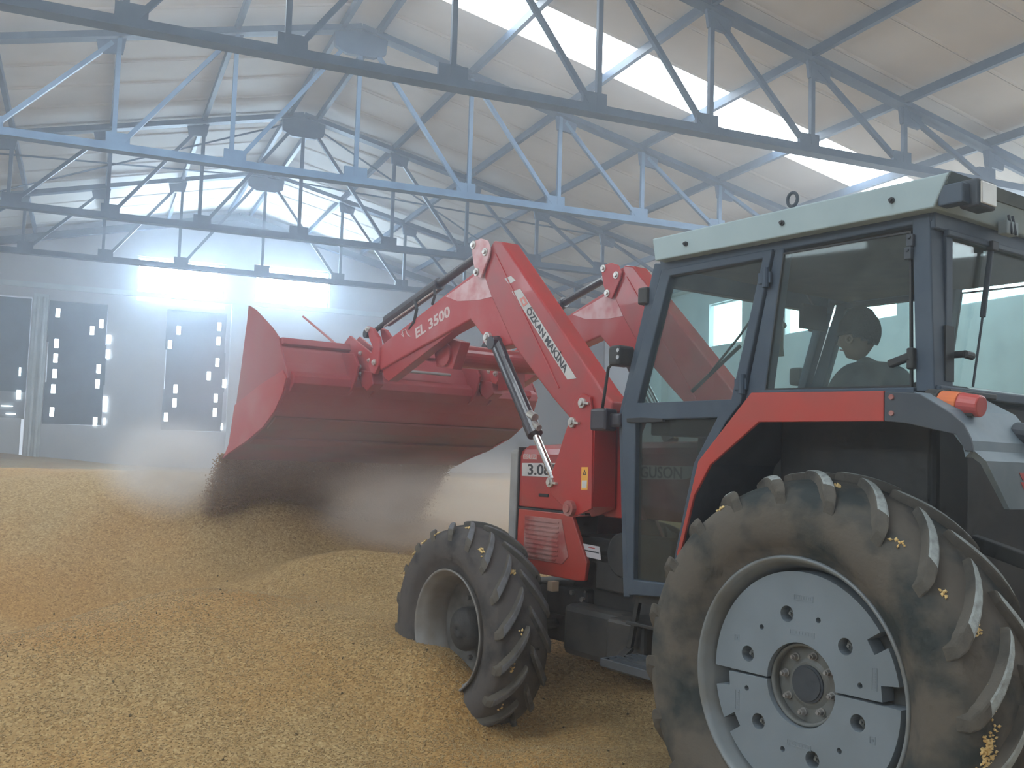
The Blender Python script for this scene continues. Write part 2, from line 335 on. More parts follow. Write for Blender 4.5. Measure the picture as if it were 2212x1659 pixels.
for sgn, X, wins in ((1, XR, winsR), (-1, XL, winsL)):
    for a, b in wins:
        t = empty('window_%d' % k, (X, (a+b)/2, 5.08)); k += 1
        tag(t, 'bright clerestory window %s' % ('in the right wall seen through the cab' if sgn > 0 else 'added in the unseen left wall for light'), kind='structure')
        add('pane', MB().box2((sgn*0.16, -(b-a)/2, 0), (sgn*0.18, (b-a)/2, 1.2)).me(), M['day_side'], t)
        for zz in (0.0, 1.16): add('window_frame', MB().box2((sgn*0.10, -(b-a)/2, zz), (sgn*0.2, (b-a)/2, zz+.04)).me(), M['column'], t)
for yy in (5.0, 15.55, 20.9, 25.6):
    o = add('trim_%d' % (int(yy)), MB().box2((XR-0.22, yy-0.2, 0), (XR, yy+0.2, 6.5)).me(), M['column']); tag(o, 'white wall column of the right side wall', kind='structure')
o = add('trim_50', MB().box2((XR-0.06, 29.35, 4.5), (XR-0.0, 31.05, 6.0)).me(), mat('grey_shutter', (0.30, 0.27, 0.29), rough=0.8)); tag(o, 'grey closed shutter on the right wall between the loader arms', kind='structure')
# wall with the open door behind the camera
o = add('wall_front', MB().holes_y(g, [[(-3.8, -0.2), (5.8, -0.2), (5.8, 6.1), (-3.8, 6.1)]], FRONT_Y-0.3, FRONT_Y).me(), M['wall']); tag(o, 'pale wall with the open doorway', kind='structure')

# roof: sheets side by side down each slope, some of them clear
ceil = empty('ceiling', (RIDGE_X, 12, RIDGE_Z)); tag(ceil, 'sheeted roof with steel purlins one clear sheet in view and more added for light', kind='structure')
W = 1.155; y = 13.92 - W*19; i = 0
while y < END_Y+0.2:
    for sgn in (1, -1):
        clear = abs(y-13.92) < 0.01 or abs(y-(13.92-10*W)) < 0.01  # only the right one ahead is in view, the rest added for light
        x0, x1 = 0.0, sgn*(HALF+0.4)
        zA, zB = 0.22, 0.22-SLOPE*(HALF+0.4)
        y0, y1 = y+0.008-12, y+W-0.008-12
        mb = MB()
        if clear and sgn > 0 or clear and abs(y-(13.92-10*W)) < 0.01 or (clear and sgn < 0):
            mb.put([(x0, y0, zA), (x1, y0, zB), (x1, y1, zB), (x0, y1, zA), (x0, y0, zA+.03), (x1, y0, zB+.03), (x1, y1, zB+.03), (x0, y1, zA+.03)],
                   [(0, 3, 2, 1), (4, 5, 6, 7), (0, 1, 5, 4), (2, 3, 7, 6), (0, 4, 7, 3), (1, 2, 6, 5)])
            s_ = add('clear_roof_sheet', mb.me(), M['skylight'], ceil); s_['label'] = 'bright translucent roof sheet'
        else:
            ys = [y0, y0+.03, y0+.06, y1-.06, y1-.03, y1]; dz = [0, -.0, .02, .02, 0, 0]
            vs = []
            for yy_, d_ in zip(ys, dz): vs += [(x0, yy_, zA+d_), (x1, yy_, zB+d_), (x1, yy_, zB+.08), (x0, yy_, zA+.08)]
            fs = []
            for q in range(5): fs += [(4*q+a_, 4*q+(a_+1) % 4, 4*q+4+(a_+1) % 4, 4*q+4+a_) for a_ in range(4)]
            fs += [(0, 1, 2, 3), (23, 22, 21, 20)]
            mb.put(vs, fs); add('roof_sheet', mb.me(), M['roof'], ceil)
    y += W; i += 1
# roof backing so that no light leaks at the joints
mb = MB()
for sgn in (1, -1):
    for ya, yb in ((FRONT_Y-.3, 13.92-10*W+.0), (13.92-9*W, 13.92), (13.92+W, END_Y+.3)):
        x1 = sgn*(HALF+0.4); zA, zB = 0.31, 0.31-SLOPE*(HALF+0.4); ya_, yb_ = ya-12, yb-12
        mb.put([(0, ya_, zA), (x1, ya_, zB), (x1, yb_, zB), (0, yb_, zA), (0, ya_, zA+.03), (x1, ya_, zB+.03), (x1, yb_, zB+.03), (0, yb_, zA+.03)],
               [(0, 3, 2, 1), (4, 5, 6, 7), (0, 1, 5, 4), (2, 3, 7, 6), (0, 4, 7, 3), (1, 2, 6, 5)])
add('roof_backing', mb.me(), M['roof'], ceil)
NODE = [0, 2.1, 3.91, 5.72, 7.53, 9.34, 11.15]
for sgn in (1, -1):
    for u in [0.32]+NODE[1:]:
        x = sgn*u; z = -SLOPE*u+0.13
        add('purlin', MB().box2((x-.04, FRONT_Y-12, z-.07), (x+.04, END_Y-12, z+.07)).me(), M['steel'], ceil)
rods = [((0, 21.82), (-7.5, 26.82)), ((-7.5, 21.82), (0, 26.82)), ((0, 21.82), (7.5, 26.82)), ((7.5, 21.82), (0, 26.82))]
for (u0, ya), (u1, yb) in rods:
    add('brace_rod', MB().cyl((u0, ya-12, -SLOPE*abs(u0)-.05), (u1, yb-12, -SLOPE*abs(u1)-.05), 0.022, 8).me(), M['steel'], ceil)
rp = add('ridge_cap', MB().box2((-.3, FRONT_Y-12, 0.125), (.3, END_Y-12, 0.15)).me(), M['roof'], ceil)

def truss(y, label, light=False):
    t = empty('roof_truss', (RIDGE_X, y, BOT_Z)); tag(t, label, 'truss', 'steel roof trusses across the hall')
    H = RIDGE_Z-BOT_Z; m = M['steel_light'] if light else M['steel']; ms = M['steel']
    top = lambda u: H-SLOPE*abs(u)
    for sgn in (1, -1):
        add('top_chord', MB().bar((0, -.045, H-.0), (sgn*HALF, -.045, top(HALF)), 0.012, 0.14, (0, 1, 0)).bar((0, -.05, H+.06), (sgn*HALF, -.05, top(HALF)+.06), 0.12, 0.012, (0, 1, 0)).bar((0, .045, H-.0), (sgn*HALF, .045, top(HALF)), 0.012, 0.14, (0, 1, 0)).me(), ms, t)
    b = MB().box2((-HALF, -.05, -.07), (HALF, -.038, .07)).box2((-HALF, .038, -.07), (HALF, .05, .07)).box2((-HALF, -.11, -.07), (HALF, .11, -.058))
    add('bottom_chord', b.me(), m, t)
    for sgn in (1, -1):
        for k_ in range(0 if sgn > 0 else 1, 7):
            u = sgn*NODE[k_]
            add('vertical_strut', MB().box2((u-.035, -.035, 0), (u+.035, .035, top(u))).me(), m, t)
        for k_ in range(6):
            u0, u1 = sgn*NODE[k_], sgn*NODE[k_+1]
            add('diagonal_strut', MB().bar((u0+sgn*.10, 0, top(u0)-.1), (u1-sgn*.1, 0, 0.06), 0.07, 0.07).me(), m, t)
        for k_ in range(1, 7):
            u = sgn*NODE[k_]
            add('gusset_plate', MB().prism_y([(u-.24*sgn, -.02), (u+.12*sgn, -.02), (u+.12*sgn, .24), (u-.24*sgn, .24)], -.03, .03).me(), m, t)
            zt = top(u)
            if k_ < 6: add('gusset_plate', MB().prism_y([(u-.1*sgn, zt-.02+SLOPE*.1), (u+.34*sgn, zt-.02-SLOPE*.34), (u+.3*sgn, zt-.3), (u-.06*sgn, zt-.26)], -.03, .03).me(), ms, t)
    add('gusset_plate', MB().prism_y([(-.2, -.02), (.2, -.02), (.2, .24), (-.2, .24)], -.03, .03).me(), m, t)
    add('ridge_gusset', MB().prism_y([(-.48, H-.06), (0, H+.05), (.48, H-.06), (.45, H-.36), (.25, H-.46), (-.25, H-.46), (-.45, H-.36)], -.05, .05).me(), ms, t)
    return t
truss(11.82, 'nearest blue-grey steel roof truss, its ridge above the picture')
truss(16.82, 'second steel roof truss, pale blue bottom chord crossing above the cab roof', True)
truss(21.82, 'third steel roof truss back, between the pale one and the far ones')
truss(26.82, 'farthest steel roof truss, just in front of the bright end windows')
truss(6.82, 'steel roof truss above the tractor cab, at the top right edge')
gb = empty('trim_60', (RIDGE_X, END_Y-0.12, BOT_Z)); tag(gb, 'dark steel rafter of the end wall gable', kind='structure')
for sgn in (1, -1):
    add('rafter', MB().bar((0, 0, 2.62), (sgn*HALF, 0, 2.62-SLOPE*HALF), 0.2, 0.2, (0, 1, 0)).me(), M['steel'], gb)
    add('haunch', MB().prism_y([(0, 2.55), (sgn*1.6, 2.55-SLOPE*1.6), (0, 2.2)], -.05, .05).me(), M['steel'], gb)
add('tie_beam', MB().box2((-HALF, -.05, -.15), (HALF, .05, 0.0)).me(), M['column'], gb)

# ------------------------------------------------------------------ grain pile
CP = [(-6,0,.0),(0,0,0),(4,0,0),(10,0,0),(15,0,0),(-7,5,.1),(-2.5,4.5,.08),(0,4,.02),(1.5,4,.03),(2.7,3.3,0),(5,3,0),(4.5,5,.06),(9,5,.05),(15,6,.1),
 (-.3,5.6,.14),(1.0,5.3,.13),(1.8,4.9,.12),(2.4,5.1,.16),(3.0,4.6,.10),(3.2,5.6,.18),(2.75,5.75,.16),(1.9,5.3,.14),(2.25,5.38,.07),(2.5,5.35,.06),(2.1,5.62,.26),(1.7,5.8,.27),(2.02,6.0,.48),(1.96,6.3,.53),(1.98,6.6,.56),(2.5,6.6,.5),(3.0,6.4,.42),
 (-.41,7,.55),(-.2,7.3,.545),(.04,7.6,.54),(.3,7.72,.58),(.6,7.8,.63),(.85,7.83,.67),(1.08,7.8,.685),(1.3,7.8,.685),(1.56,7.8,.65),(1.92,7.5,.6),
 (-2.5,7.5,.5),(-1.0,7.2,.50),(-.4,7.7,.22),(.1,8.0,.22),(.45,8.15,.26),(.9,8.2,.36),(1.3,8.15,.47),(1.4,9.0,.70),(2.0,9.0,.86),(2.5,8.9,.84),(-1.2,8.4,.36),(-.31,8.5,.34),(.14,8.6,.36),(.67,8.7,.44),(1.05,8.4,.55),(1.5,8.2,.64),(2.0,8.0,.70),
 (1.26,8.6,.66),(1.69,8.5,.86),(2.16,8.5,.93),(2.58,8.4,.90),(3.4,8.0,.72),(3.6,7.2,.5),(4.8,8.5,.6),(6,7,.3),(9,10,.5),(14,10,.5),
 (-.6,9.5,.80),(.5,9.6,.88),(1.27,9.4,1.01),(-2.5,10,1.0),(-4.5,10,.9),(-7,10,.9),(-7,7,.3),
 (-.72,10.8,1.40),(.65,10.8,1.50),(1.08,9.9,1.44),(1.4,9.7,1.38),(1.65,9.5,1.26),(2.0,9.3,1.12),(2.3,9.1,1.03),(2.9,9.0,.90),(3.5,9.2,.9),
 (2.3,9.9,1.12),(3.0,10.0,1.1),(4.0,9.9,.95),(5.5,11,.9),(-3,12.5,1.42),(-1.5,13,1.40),(1,12.5,1.46),(3,12,1.3),(4.5,13,1.25),
 (-7,14,1.3),(-2,20,1.35),(1.5,20,1.3),(6.35,16,1.42),(8,20,1.36),(11,16,1.25),(15,15,1.0),(15.5,22,1.3),(10,25,1.3),(4,25,1.3),
 (-7,22,1.4),(-7,31,1.6),(-2.2,31.8,1.6),(1.5,31.8,1.32),(6,31.8,1.3),(11,31.8,1.35),(15.7,31.8,1.4),(-3,26,1.4),(1,26,1.25)]
cp = np.array(CP, float)
def rbf(d): return np.sqrt(d*d+0.12**2)
sc_ = np.array([1.0, 1.0])
D = np.linalg.norm(cp[:, None, :2]-cp[None, :, :2], axis=2)
A = -rbf(D); n_ = len(cp)
P_ = np.c_[np.ones(n_), cp[:, :2]]
K_ = np.block([[A + 0.02*np.eye(n_), P_], [P_.T, np.zeros((3, 3))]])
sol = np.linalg.solve(K_, np.r_[cp[:, 2], 0, 0, 0]); wts, aff = sol[:n_], sol[n_:]
def grain_h(X, Y):
    X = np.asarray(X, float); Y = np.asarray(Y, float); out = aff[0]+aff[1]*X+aff[2]*Y
    for (cx_, cy_, _), w_ in zip(cp, wts): out = out - w_*rbf(np.hypot(X-cx_, Y-cy_))
    out = out+0.018*np.sin(3.1*X+1.3*np.sin(1.7*Y))*np.cos(2.3*Y+.6)+0.008*np.sin(9.0*X+4*np.sin(2.1*Y))*np.sin(8.0*Y+2*X)
    return np.clip(out, -0.04, None)
xs = np.unique(np.r_[np.arange(XL+.01, -1.5, .25), np.arange(-1.5, 5.0, .05), np.arange(5.0, XR-.05, .25), XR-.01])
ys = np.unique(np.r_[np.arange(FRONT_Y+.01, 3.0, .3), np.arange(3.0, 12.0, .05), np.arange(12, END_Y-.05, .15), END_Y-.01])
GX, GY = np.meshgrid(xs, ys); GZ = grain_h(GX, GY)
nx, ny = len(xs), len(ys)
me = bpy.data.meshes.new('grain_pile')
vv = np.c_[GX.ravel(), GY.ravel(), GZ.ravel()]
ii = (np.arange(ny-1)[:, None]*nx+np.arange(nx-1)[None, :]).ravel()
ff = np.c_[ii, ii+1, ii+nx+1, ii+nx]
me.from_pydata(vv.tolist(), [], ff.tolist()); smooth(me)
pile = add('grain_pile', me, M['grain']); tag(pile, 'golden heap of loose grain covering the hall floor up to the far wall', 'grain', kind='stuff')
# loose kernels on the near part of the heap (one joined mesh)
def kernels(pts, size, nrm=None, seed=1):
    rng = np.random.default_rng(seed); n = len(pts)
    base = np.array([(1, 0, 0), (-1, 0, 0), (0, 1, 0), (0, -1, 0), (0, 0, 1), (0, 0, -1)], float)*np.array([1.0, .68, .5])
    fcs = np.array([(0, 2, 4), (2, 1, 4), (1, 3, 4), (3, 0, 4), (2, 0, 5), (1, 2, 5), (3, 1, 5), (0, 3, 5)])
    q = rng.normal(size=(n, 4)); q[:, 1:3] *= 0.5; q /= np.linalg.norm(q, axis=1)[:, None]; w_, x_, y_, z_ = q.T
    R = np.stack([np.stack([1-2*(y_*y_+z_*z_), 2*(x_*y_-z_*w_), 2*(x_*z_+y_*w_)], 1), np.stack([2*(x_*y_+z_*w_), 1-2*(x_*x_+z_*z_), 2*(y_*z_-x_*w_)], 1), np.stack([2*(x_*z_-y_*w_), 2*(y_*z_+x_*w_), 1-2*(x_*x_+y_*y_)], 1)], 1)
    s = size*rng.uniform(.75, 1.2, n)
    v = np.einsum('nij,kj->nki', R, base)*s[:, None, None]+np.asarray(pts)[:, None, :]
    f = fcs[None]+6*np.arange(n)[:, None, None]
    me = bpy.data.meshes.new('kernels'); me.vertices.add(6*n); me.vertices.foreach_set('co', v.ravel().astype(np.float32))
    me.loops.add(24*n); me.loops.foreach_set('vertex_index', f.ravel().astype(np.int32))
    me.polygons.add(8*n); me.polygons.foreach_set('loop_start', np.arange(0, 24*n, 3, dtype=np.int32)); me.update(); smooth(me)
    return me
rng = np.random.default_rng(3)
n_k = 62000
kx = rng.uniform(-1.2, 4.6, n_k); ky = 4.2+4.2*rng.random(n_k)**1.35
kz = grain_h(kx, ky)+0.001
M['kernelfield'] = mat('loose_kernels', (0.44, 0.315, 0.15), (0.29, 0.185, 0.08), 0.7, scale=55, fac=(0.35, 0.65), coord='Object')
kk = add('loose_grain', kernels(np.c_[kx, ky, kz], 0.0085), M['kernelfield'], pile); tag(kk, kind='stuff')
# dark chaff bits
n_c = 90; cx_ = rng.uniform(-.6, 3.6, n_c); cy_ = rng.uniform(4.6, 9, n_c)
ch = add('chaff', kernels(np.c_[cx_, cy_, grain_h(cx_, cy_)+.004], 0.013, seed=5), mat('chaff', (0.10, 0.07, 0.03), rough=0.9), pile); tag(ch, kind='stuff')
# ------------------------------------------------------------------ tractor (x forward, y to its left, z up)
TR = empty('tractor', (3.615, 3.535, -0.003), (0.0, -0.010262, 1.793167))
tag(TR, 'red tractor with grey cab, front loader raised and bucket tipping grain', 'tractor')
def P(name, mb, m, parent=None, **kw): return add(name, mb.me() if isinstance(mb, MB) else mb, M[m] if isinstance(m, str) else m, parent or TR, **kw)

# ---- wheels
def lug_mesh(R, half, sgn, sweep, width, depth, hand=1):
    """one curved bar from the tread centre out over the shoulder"""
    vs = []; fs = []; N = 9
    for i in range(N):
        s = i/(N-1.0)
        y = sgn*(0.012+(half*1.02-0.012)*min(1, s*1.04)); ph = hand*(0.5-s**0.85)*sweep
        e_ = 0.062*R/.86*(min(1, s*1.08))**2.2; crown = R-e_
        if s > 0.90: crown -= (s-0.90)/0.10*0.028
        base = R-depth-0.02-e_ - (0.05 if s > .86 else 0)
        wt = width*(0.62 if i == 0 else (0.72+0.25*s)) * (0.70 if i == N-1 else 1); wb = wt*1.5
        for (rr, ww) in ((base, -wb), (crown, -wt), (crown, wt), (base, wb)):
            a = ph + ww/2/R
            vs.append((rr*math.cos(a), y, rr*math.sin(a)))
    for i in range(N-1):
        for q in range(4): fs.append((4*i+q, 4*i+(q+1) % 4, 4*i+4+(q+1) % 4, 4*i+4+q))
    fs += [(0, 1, 2, 3), (4*N-1, 4*N-2, 4*N-3, 4*N-4)]
    return mesh(vs, fs)
def wheel_tyre(name, c, R, half, rim_r, nl, mt, ml, side, depth, width, sweep, label, top_m=None, spin=0.0, cut=.80):
    """c = centre on the tyre's mid plane; side = +1 left"""
    prof = []
    o = half; q_ = R/.86
    for r, y in ((rim_r-.012, o*.76), (rim_r+.012, o*.80), (rim_r+.035, o*.90), (rim_r+.35*(R-depth-.11*q_-rim_r), o*1.0), (rim_r+.68*(R-depth-.11*q_-rim_r), o*1.045), (R-depth-.11*q_, o*1.03), (R-depth-.068*q_, o*.97), (R-depth-.050*q_, o*.88), (R-depth-.022*q_, o*.62), (R-depth-.005*q_, o*.3), (R-depth, 0)):
        prof.append((r, y))
    full = prof+[(r, -y) for r, y in prof[::-1][1:]]+[(rim_r-.03, -o*.7), (rim_r-.03, o*.7)]
    # small bulges of the lug roots in the shoulder
    t = P(name, MB().revolve_y(full, 96), mt, sm=True, loc=c); t['label'] = label
    lm = {}
    for sg in (1, -1):
        me = lug_mesh(R, half*1.0, sg, sweep, width, depth); smooth(me, False); me.materials.append(M['lug_side']); me.materials.append(M[ml]); lm[sg] = me
        for pi, pl_ in enumerate(me.polygons):
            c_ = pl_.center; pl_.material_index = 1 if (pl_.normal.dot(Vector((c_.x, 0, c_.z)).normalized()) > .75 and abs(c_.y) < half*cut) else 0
        for k_ in range(nl):
            a = 2*PI*(k_+(0.5 if sg < 0 else 0))/nl+spin
            lo = bpy.data.objects.new('tread_lug', me); COL.objects.link(lo); lo.parent = t; lo.rotation_euler = (0, -a, 0)
            b = lo.modifiers.new('bevel', 'BEVEL'); b.width = 0.009; b.segments = 2; b.limit_method = 'ANGLE'
    return t
YR = 0.80; YF = 0.755
RL = wheel_tyre('rear_tyre', (0, YR, .85), .866, .235, .528, 20, 'tyre', 'tread_top', 1, .036, .072, -0.36, 'large dusty left rear tyre with pale worn lugs', spin=0.10)
RR = wheel_tyre('rear_tyre', (0, -YR, .85), .866, .235, .528, 20, 'tyre', 'tread_top', -1, .036, .072, -0.36, 'large right rear tyre', spin=0.10)
FL_ = wheel_tyre('front_tyre', (2.69, YF, .636), .672, .185, .388, 18, 'tyre_front', 'tread_front', 1, .034, .072, -0.40, 'left front tyre sunk in grain', spin=0.05, cut=.95)
FR_ = wheel_tyre('front_tyre', (2.69, -YF, .636), .672, .185, .388, 18, 'tyre_front', 'tread_front', -1, .034, .072, -0.40, 'right front tyre', cut=.95)
def rear_rim(s):
    yo = 0.98
    f = lambda pr: [(r, s*y) for r, y in pr]
    rim = P('rear_rim', MB().revolve_y(f([(.515, yo-.012), (.519, yo), (.513, yo+.008), (.503, yo+.004), (.492, yo-.018), (.480, yo-.055), (.468, yo-.075), (.464, yo-.20), (.43, yo-.25), (.43, yo-.36), (.49, yo-.36), (.505, yo-.02)]), 96), 'rim', sm=True, loc=(0, 0, .85))
    disc = P('wheel_disc', MB().revolve_y(f([(.02, .845), (.45, .845), (.45, .80), (.02, .80)]), 64), 'weight_dim', rim, sm=False)
    yf, yb = .938, .86
    def half_w(rot):
        g_ = 1.6; pts = []
        def pl(r, a): a = math.radians(a+rot); return (r*math.cos(a), r*math.sin(a))
        ro, ri = .452, .168
        a = g_*.6
        while a <= 143: pts.append(pl(ro, a)); a += 4
        pts += [pl(ro, 144.5), pl(.385, 144), pl(.385, 153), pl(ro, 152.5)]
        a = 156
        while a <= 168: pts.append(pl(ro, a)); a += 4
        pts += [pl(ro, 170.5), pl(.375, 170), pl(.375, 179.4-g_*.2)]
        pts += [pl(ri, 178.5)]
        a = 174
        while a >= 6: pts.append(pl(ri, a)); a -= 6
        pts += [pl(ri, 1.5)]
        return pts
    for rot, bolts, small in ((-1, (15.9, 75.7, 138.0), (45, 107.3, 168.8)), (179, (-162.2, -103.1, -42.2), (-73.2, -131.8, -13.6))):
        holes = [circ(.283*math.cos(math.radians(b)), .283*math.sin(math.radians(b)), .033, 20) for b in bolts]
        holes += [circ(.283*math.cos(math.radians(b)), .283*math.sin(math.radians(b)), .0115, 10) for b in small]
        ww = P('wheel_weight', MB().holes_y(half_w(rot), holes, s*yb, s*yf), 'weight', rim, bevel=.004, seg=2)
        ww['label'] = 'grey cast %s half of the wheel weight' % ('upper' if rot < 0 else 'lower')
        d_ = MB()
        # raised outer band and raised casting frames
        for b in bolts:
            x, z = .283*math.cos(math.radians(b)), .283*math.sin(math.radians(b))
            P('weight_bolt', MB().cyl((x, s*(yb+.012), z), (x, s*(yb+.030), z), .026, 20).cyl((x, s*(yb+.03), z), (x, s*(yb+.052), z), .0125, 6).cyl((x, s*(yb+.05), z), (x, s*(yb+.062), z), .006, 8), 'weight_dim', rim)
        for r_, an, wd, ht in ([(.348, 91.8, .095, .024), (.207, 91.9, .12, .022), (.352, 165, .024, .085), (.36, 22, .026, .03)] if rot < 0 else [(.235, -89.5, .12, .022), (.349, -21, .024, .085), (.36, -158, .026, .03)]):
            x, z = r_*math.cos(math.radians(an)), r_*math.sin(math.radians(an))
            fr = MB().holes_y([(x-wd/2, z-ht/2), (x+wd/2, z-ht/2), (x+wd/2, z+ht/2), (x-wd/2, z+ht/2)], [[(x-wd/2+.003, z-ht/2+.003), (x+wd/2-.003, z-ht/2+.003), (x+wd/2-.003, z+ht/2-.003), (x-wd/2+.003, z+ht/2-.003)]], s*(yf-.002), s*(yf+.0015))
            nn = 7
            for q in range(nn):
                if wd > ht: fr.box((x-wd/2+.014+(wd-.028)*q/(nn-1), s*yf, z), (.005, .002, ht*.45))
                else: fr.box((x, s*yf, z-ht/2+.012+(ht-.024)*q/(nn-1)), (wd*.4, .002, .005 if ht > .04 else .002))
            P('casting_mark', fr, 'weight', rim)
    P('hub_ring', MB().revolve_y(f([(.165, .915), (.165, .85), (.158, .85), (.150, .905), (.156, .918)]), 48), 'weight_dim', rim, sm=True)
    P('hub_plate', MB().revolve_y(f([(.155, .875), (.155, .85), (.02, .85), (.02, .885), (.085, .885), (.10, .878)]), 48), 'weight_dim', rim, sm=False)
    for k_ in range(8):
        a = math.radians(101.8+45*k_); x, z = .117*math.cos(a), .117*math.sin(a)
        P('wheel_bolt', MB().cyl((x, s*.87, z), (x, s*.885, z), .0165, 14).cyl((x, s*.885, z), (x, s*.905, z), .0125, 6).cyl((x, s*.905, z), (x, s*.915, z), .007, 8), 'rimdust', rim)
    P('hub_cap', MB().cyl((0, s*.87, 0), (0, s*.892, 0), .076, 32).cyl((0, s*.892, 0), (0, s*.897, 0), .066, 32), 'fender_dark', rim)
rear_rim(1); rear_rim(-1)
def front_rim(s):
    yo = YF+.165; f = lambda pr: [(r, s*y) for r, y in pr]
    rim = P('front_rim', MB().revolve_y(f([(.374, yo-.01), (.379, yo), (.372, yo+.007), (.362, yo-.004), (.350, yo-.035), (.334, yo-.045), (.330, yo-.12), (.318, yo-.15), (.312, yo-.27), (.34, yo-.30), (.36, yo-.30), (.368, yo-.02)]), 80), 'rimdust', sm=True, loc=(2.69, 0, .636))
    P('wheel_disc', MB().revolve_y(f([(.02, yo-.245), (.20, yo-.235), (.30, yo-.20), (.325, yo-.20), (.325, yo-.22), (.30, yo-.22), (.20, yo-.26), (.02, yo-.27)]), 64), 'hubgrey', rim, sm=True)
    for k_ in range(8):
        a = 2*PI*k_/8+.3; x, z = .20*math.cos(a), .20*math.sin(a)
        P('wheel_bolt', MB().cyl((x, s*(yo-.25), z), (x, s*(yo-.21), z), .016, 6), 'hubgrey', rim)
    P('hub_reducer', MB().revolve_y(f([(.005, yo-.08), (.05, yo-.078), (.06, yo-.09), (.105, yo-.095), (.125, yo-.11), (.135, yo-.135), (.135, yo-.25), (.005, yo-.25)]), 40), 'hubdirt', rim, sm=True)
front_rim(1); front_rim(-1)
# kernels stuck to the tyres
def stuck(tyre, spots, R, seed, size):
    rng = np.random.default_rng(seed); pts = []
    for (px, pz, yy, n, sp) in spots:
        for _ in range(int(n*1.6)):
            x, z, y_ = px+rng.normal()*sp, pz+rng.normal()*sp*1.4, yy+rng.normal()*sp*.8
            rr = math.hypot(x, z); k_ = R(y_, rr)/rr
            pts.append((x*k_, y_, z*k_))
    o = P('stuck_kernels', kernels(np.array(pts), size, seed=seed), 'kernel', tyre); tag(o, kind='stuff')
def carc(R, half, depth):
    def g_(y, r): return R-depth+.008-.062*R/.86*(min(1, abs(y)/half))**2.2
    return g_
rear_spots = []
for ang, yy, n, sp in ((118, .16, 14, .012), (100, .10, 10, .012), (84.5, .20, 7, .01), (128, .2, 6, .012), (155, .13, 9, .012), (171, .14, 34, .014), (186, .165, 45, .020), (181, .16, 22, .02), (200, .17, 50, .022), (206, .17, 26, .018), (62, .21, 8, .01), (145, .19, 6, .012)):
    rear_spots.append((math.cos(math.radians(ang))*.8, math.sin(math.radians(ang))*.8, yy, n, sp))
stuck(RL, rear_spots, carc(.865, .235, .045), 11, .0105)
fs_ = [(math.cos(math.radians(a))*.6, math.sin(math.radians(a))*.6, yy, n, .012) for a, yy, n in ((95, .05, 16), (88, .13, 9), (122, .14, 14), (140, .03, 16), (75, .16, 6), (60, .16, 6), (48, .17, 6), (30, .17, 8), (150, .15, 3), (190, .1, 5), (172, .05, 3), (215, .1, 3))]
stuck(FL_, fs_, carc(.672, .185, .04), 12, .011)

# ---- chassis
P('gearbox', MB().box2((-.25, -.22, .62), (1.45, .22, 1.02)).box2((.2, -.16, 1.0), (1.3, .16, 1.15)), 'black', bevel=.03)
P('rear_axle', MB().cyl((0, -.80, .85), (0, .80, .85), .13, 20).box2((-.28, -.3, .6), (.28, .3, 1.2)), 'black', bevel=.01)
P('engine_block', MB().box2((1.40, -.23, .66), (2.30, .23, 1.25)).box2((1.6, .2, .95), (2.0, .31, 1.15)).cyl((1.72, .30, 1.18), (1.72, .36, 1.18), .13, 20).box2((1.35, .22, .72), (1.6, .33, 1.3)), 'black', bevel=.01)
P('axle_support', MB().box2((2.2, -.2, .55), (2.95, .2, .90)).box2((2.1, .16, .74), (2.5, .30, .93)), 'black', bevel=.02)
for k_, (xx, zz) in enumerate(((2.22, .90), (2.12, .87), (2.22, .80), (2.12, .78))):
    P('frame_bolt', MB().cyl((xx, .30, zz), (xx, .318, zz), .016, 8), 'hubgrey')
P('front_axle', MB().cyl((2.69, -.62, .60), (2.69, .62, .60), .075, 14).box2((2.56, -.62, .50), (2.82, -.42, .78)).box2((2.56, .42, .50), (2.82, .62, .78)).cyl((2.5, -.5, .66), (2.5, .5, .66), .03, 10), 'hubdirt', bevel=.01)
P('fuel_tank', MB().box2((1.60, .28, .56), (2.12, .46, .86)), 'black', bevel=.04)
P('battery_box', MB().box2((1.20, .30, .60), (1.50, .66, .88)), 'black', bevel=.02)
P('nut_block', MB().box((2.32, .38, .93), (.05, .05, .06)), mat('tan_plug', (.45, .33, .22), rough=.7))
# step below the cab door
st = P('cab_step', MB().box2((.80, .70, .705), (1.20, .715, .745)).box2((.80, .945, .705), (1.20, .96, .745)).box2((.80, .70, .705), (.815, .96, .745)).box2((1.185, .70, .705), (1.20, .96, .745)), 'fender_dark', bevel=.003)
for q in range(4):
    P('step_slat', MB().box2((.81, .745+.05*q, .728), (1.19, .757+.05*q, .748)), 'fender_dark', st)
P('step_bracket', MB().bar((1.22, .68, 1.03), (1.26, .70, .76), .05, .02).bar((1.26, .70, .76), (1.15, .9, .72), .04, .02).bar((.9, .66, 1.05), (.9, .72, .73), .05, .02), 'black')
P('lower_step', MB().box2((.95, .60, .88), (1.28, .72, .90)).box2((.95, .60, .78), (.97, .72, .90)), 'black', bevel=.005)

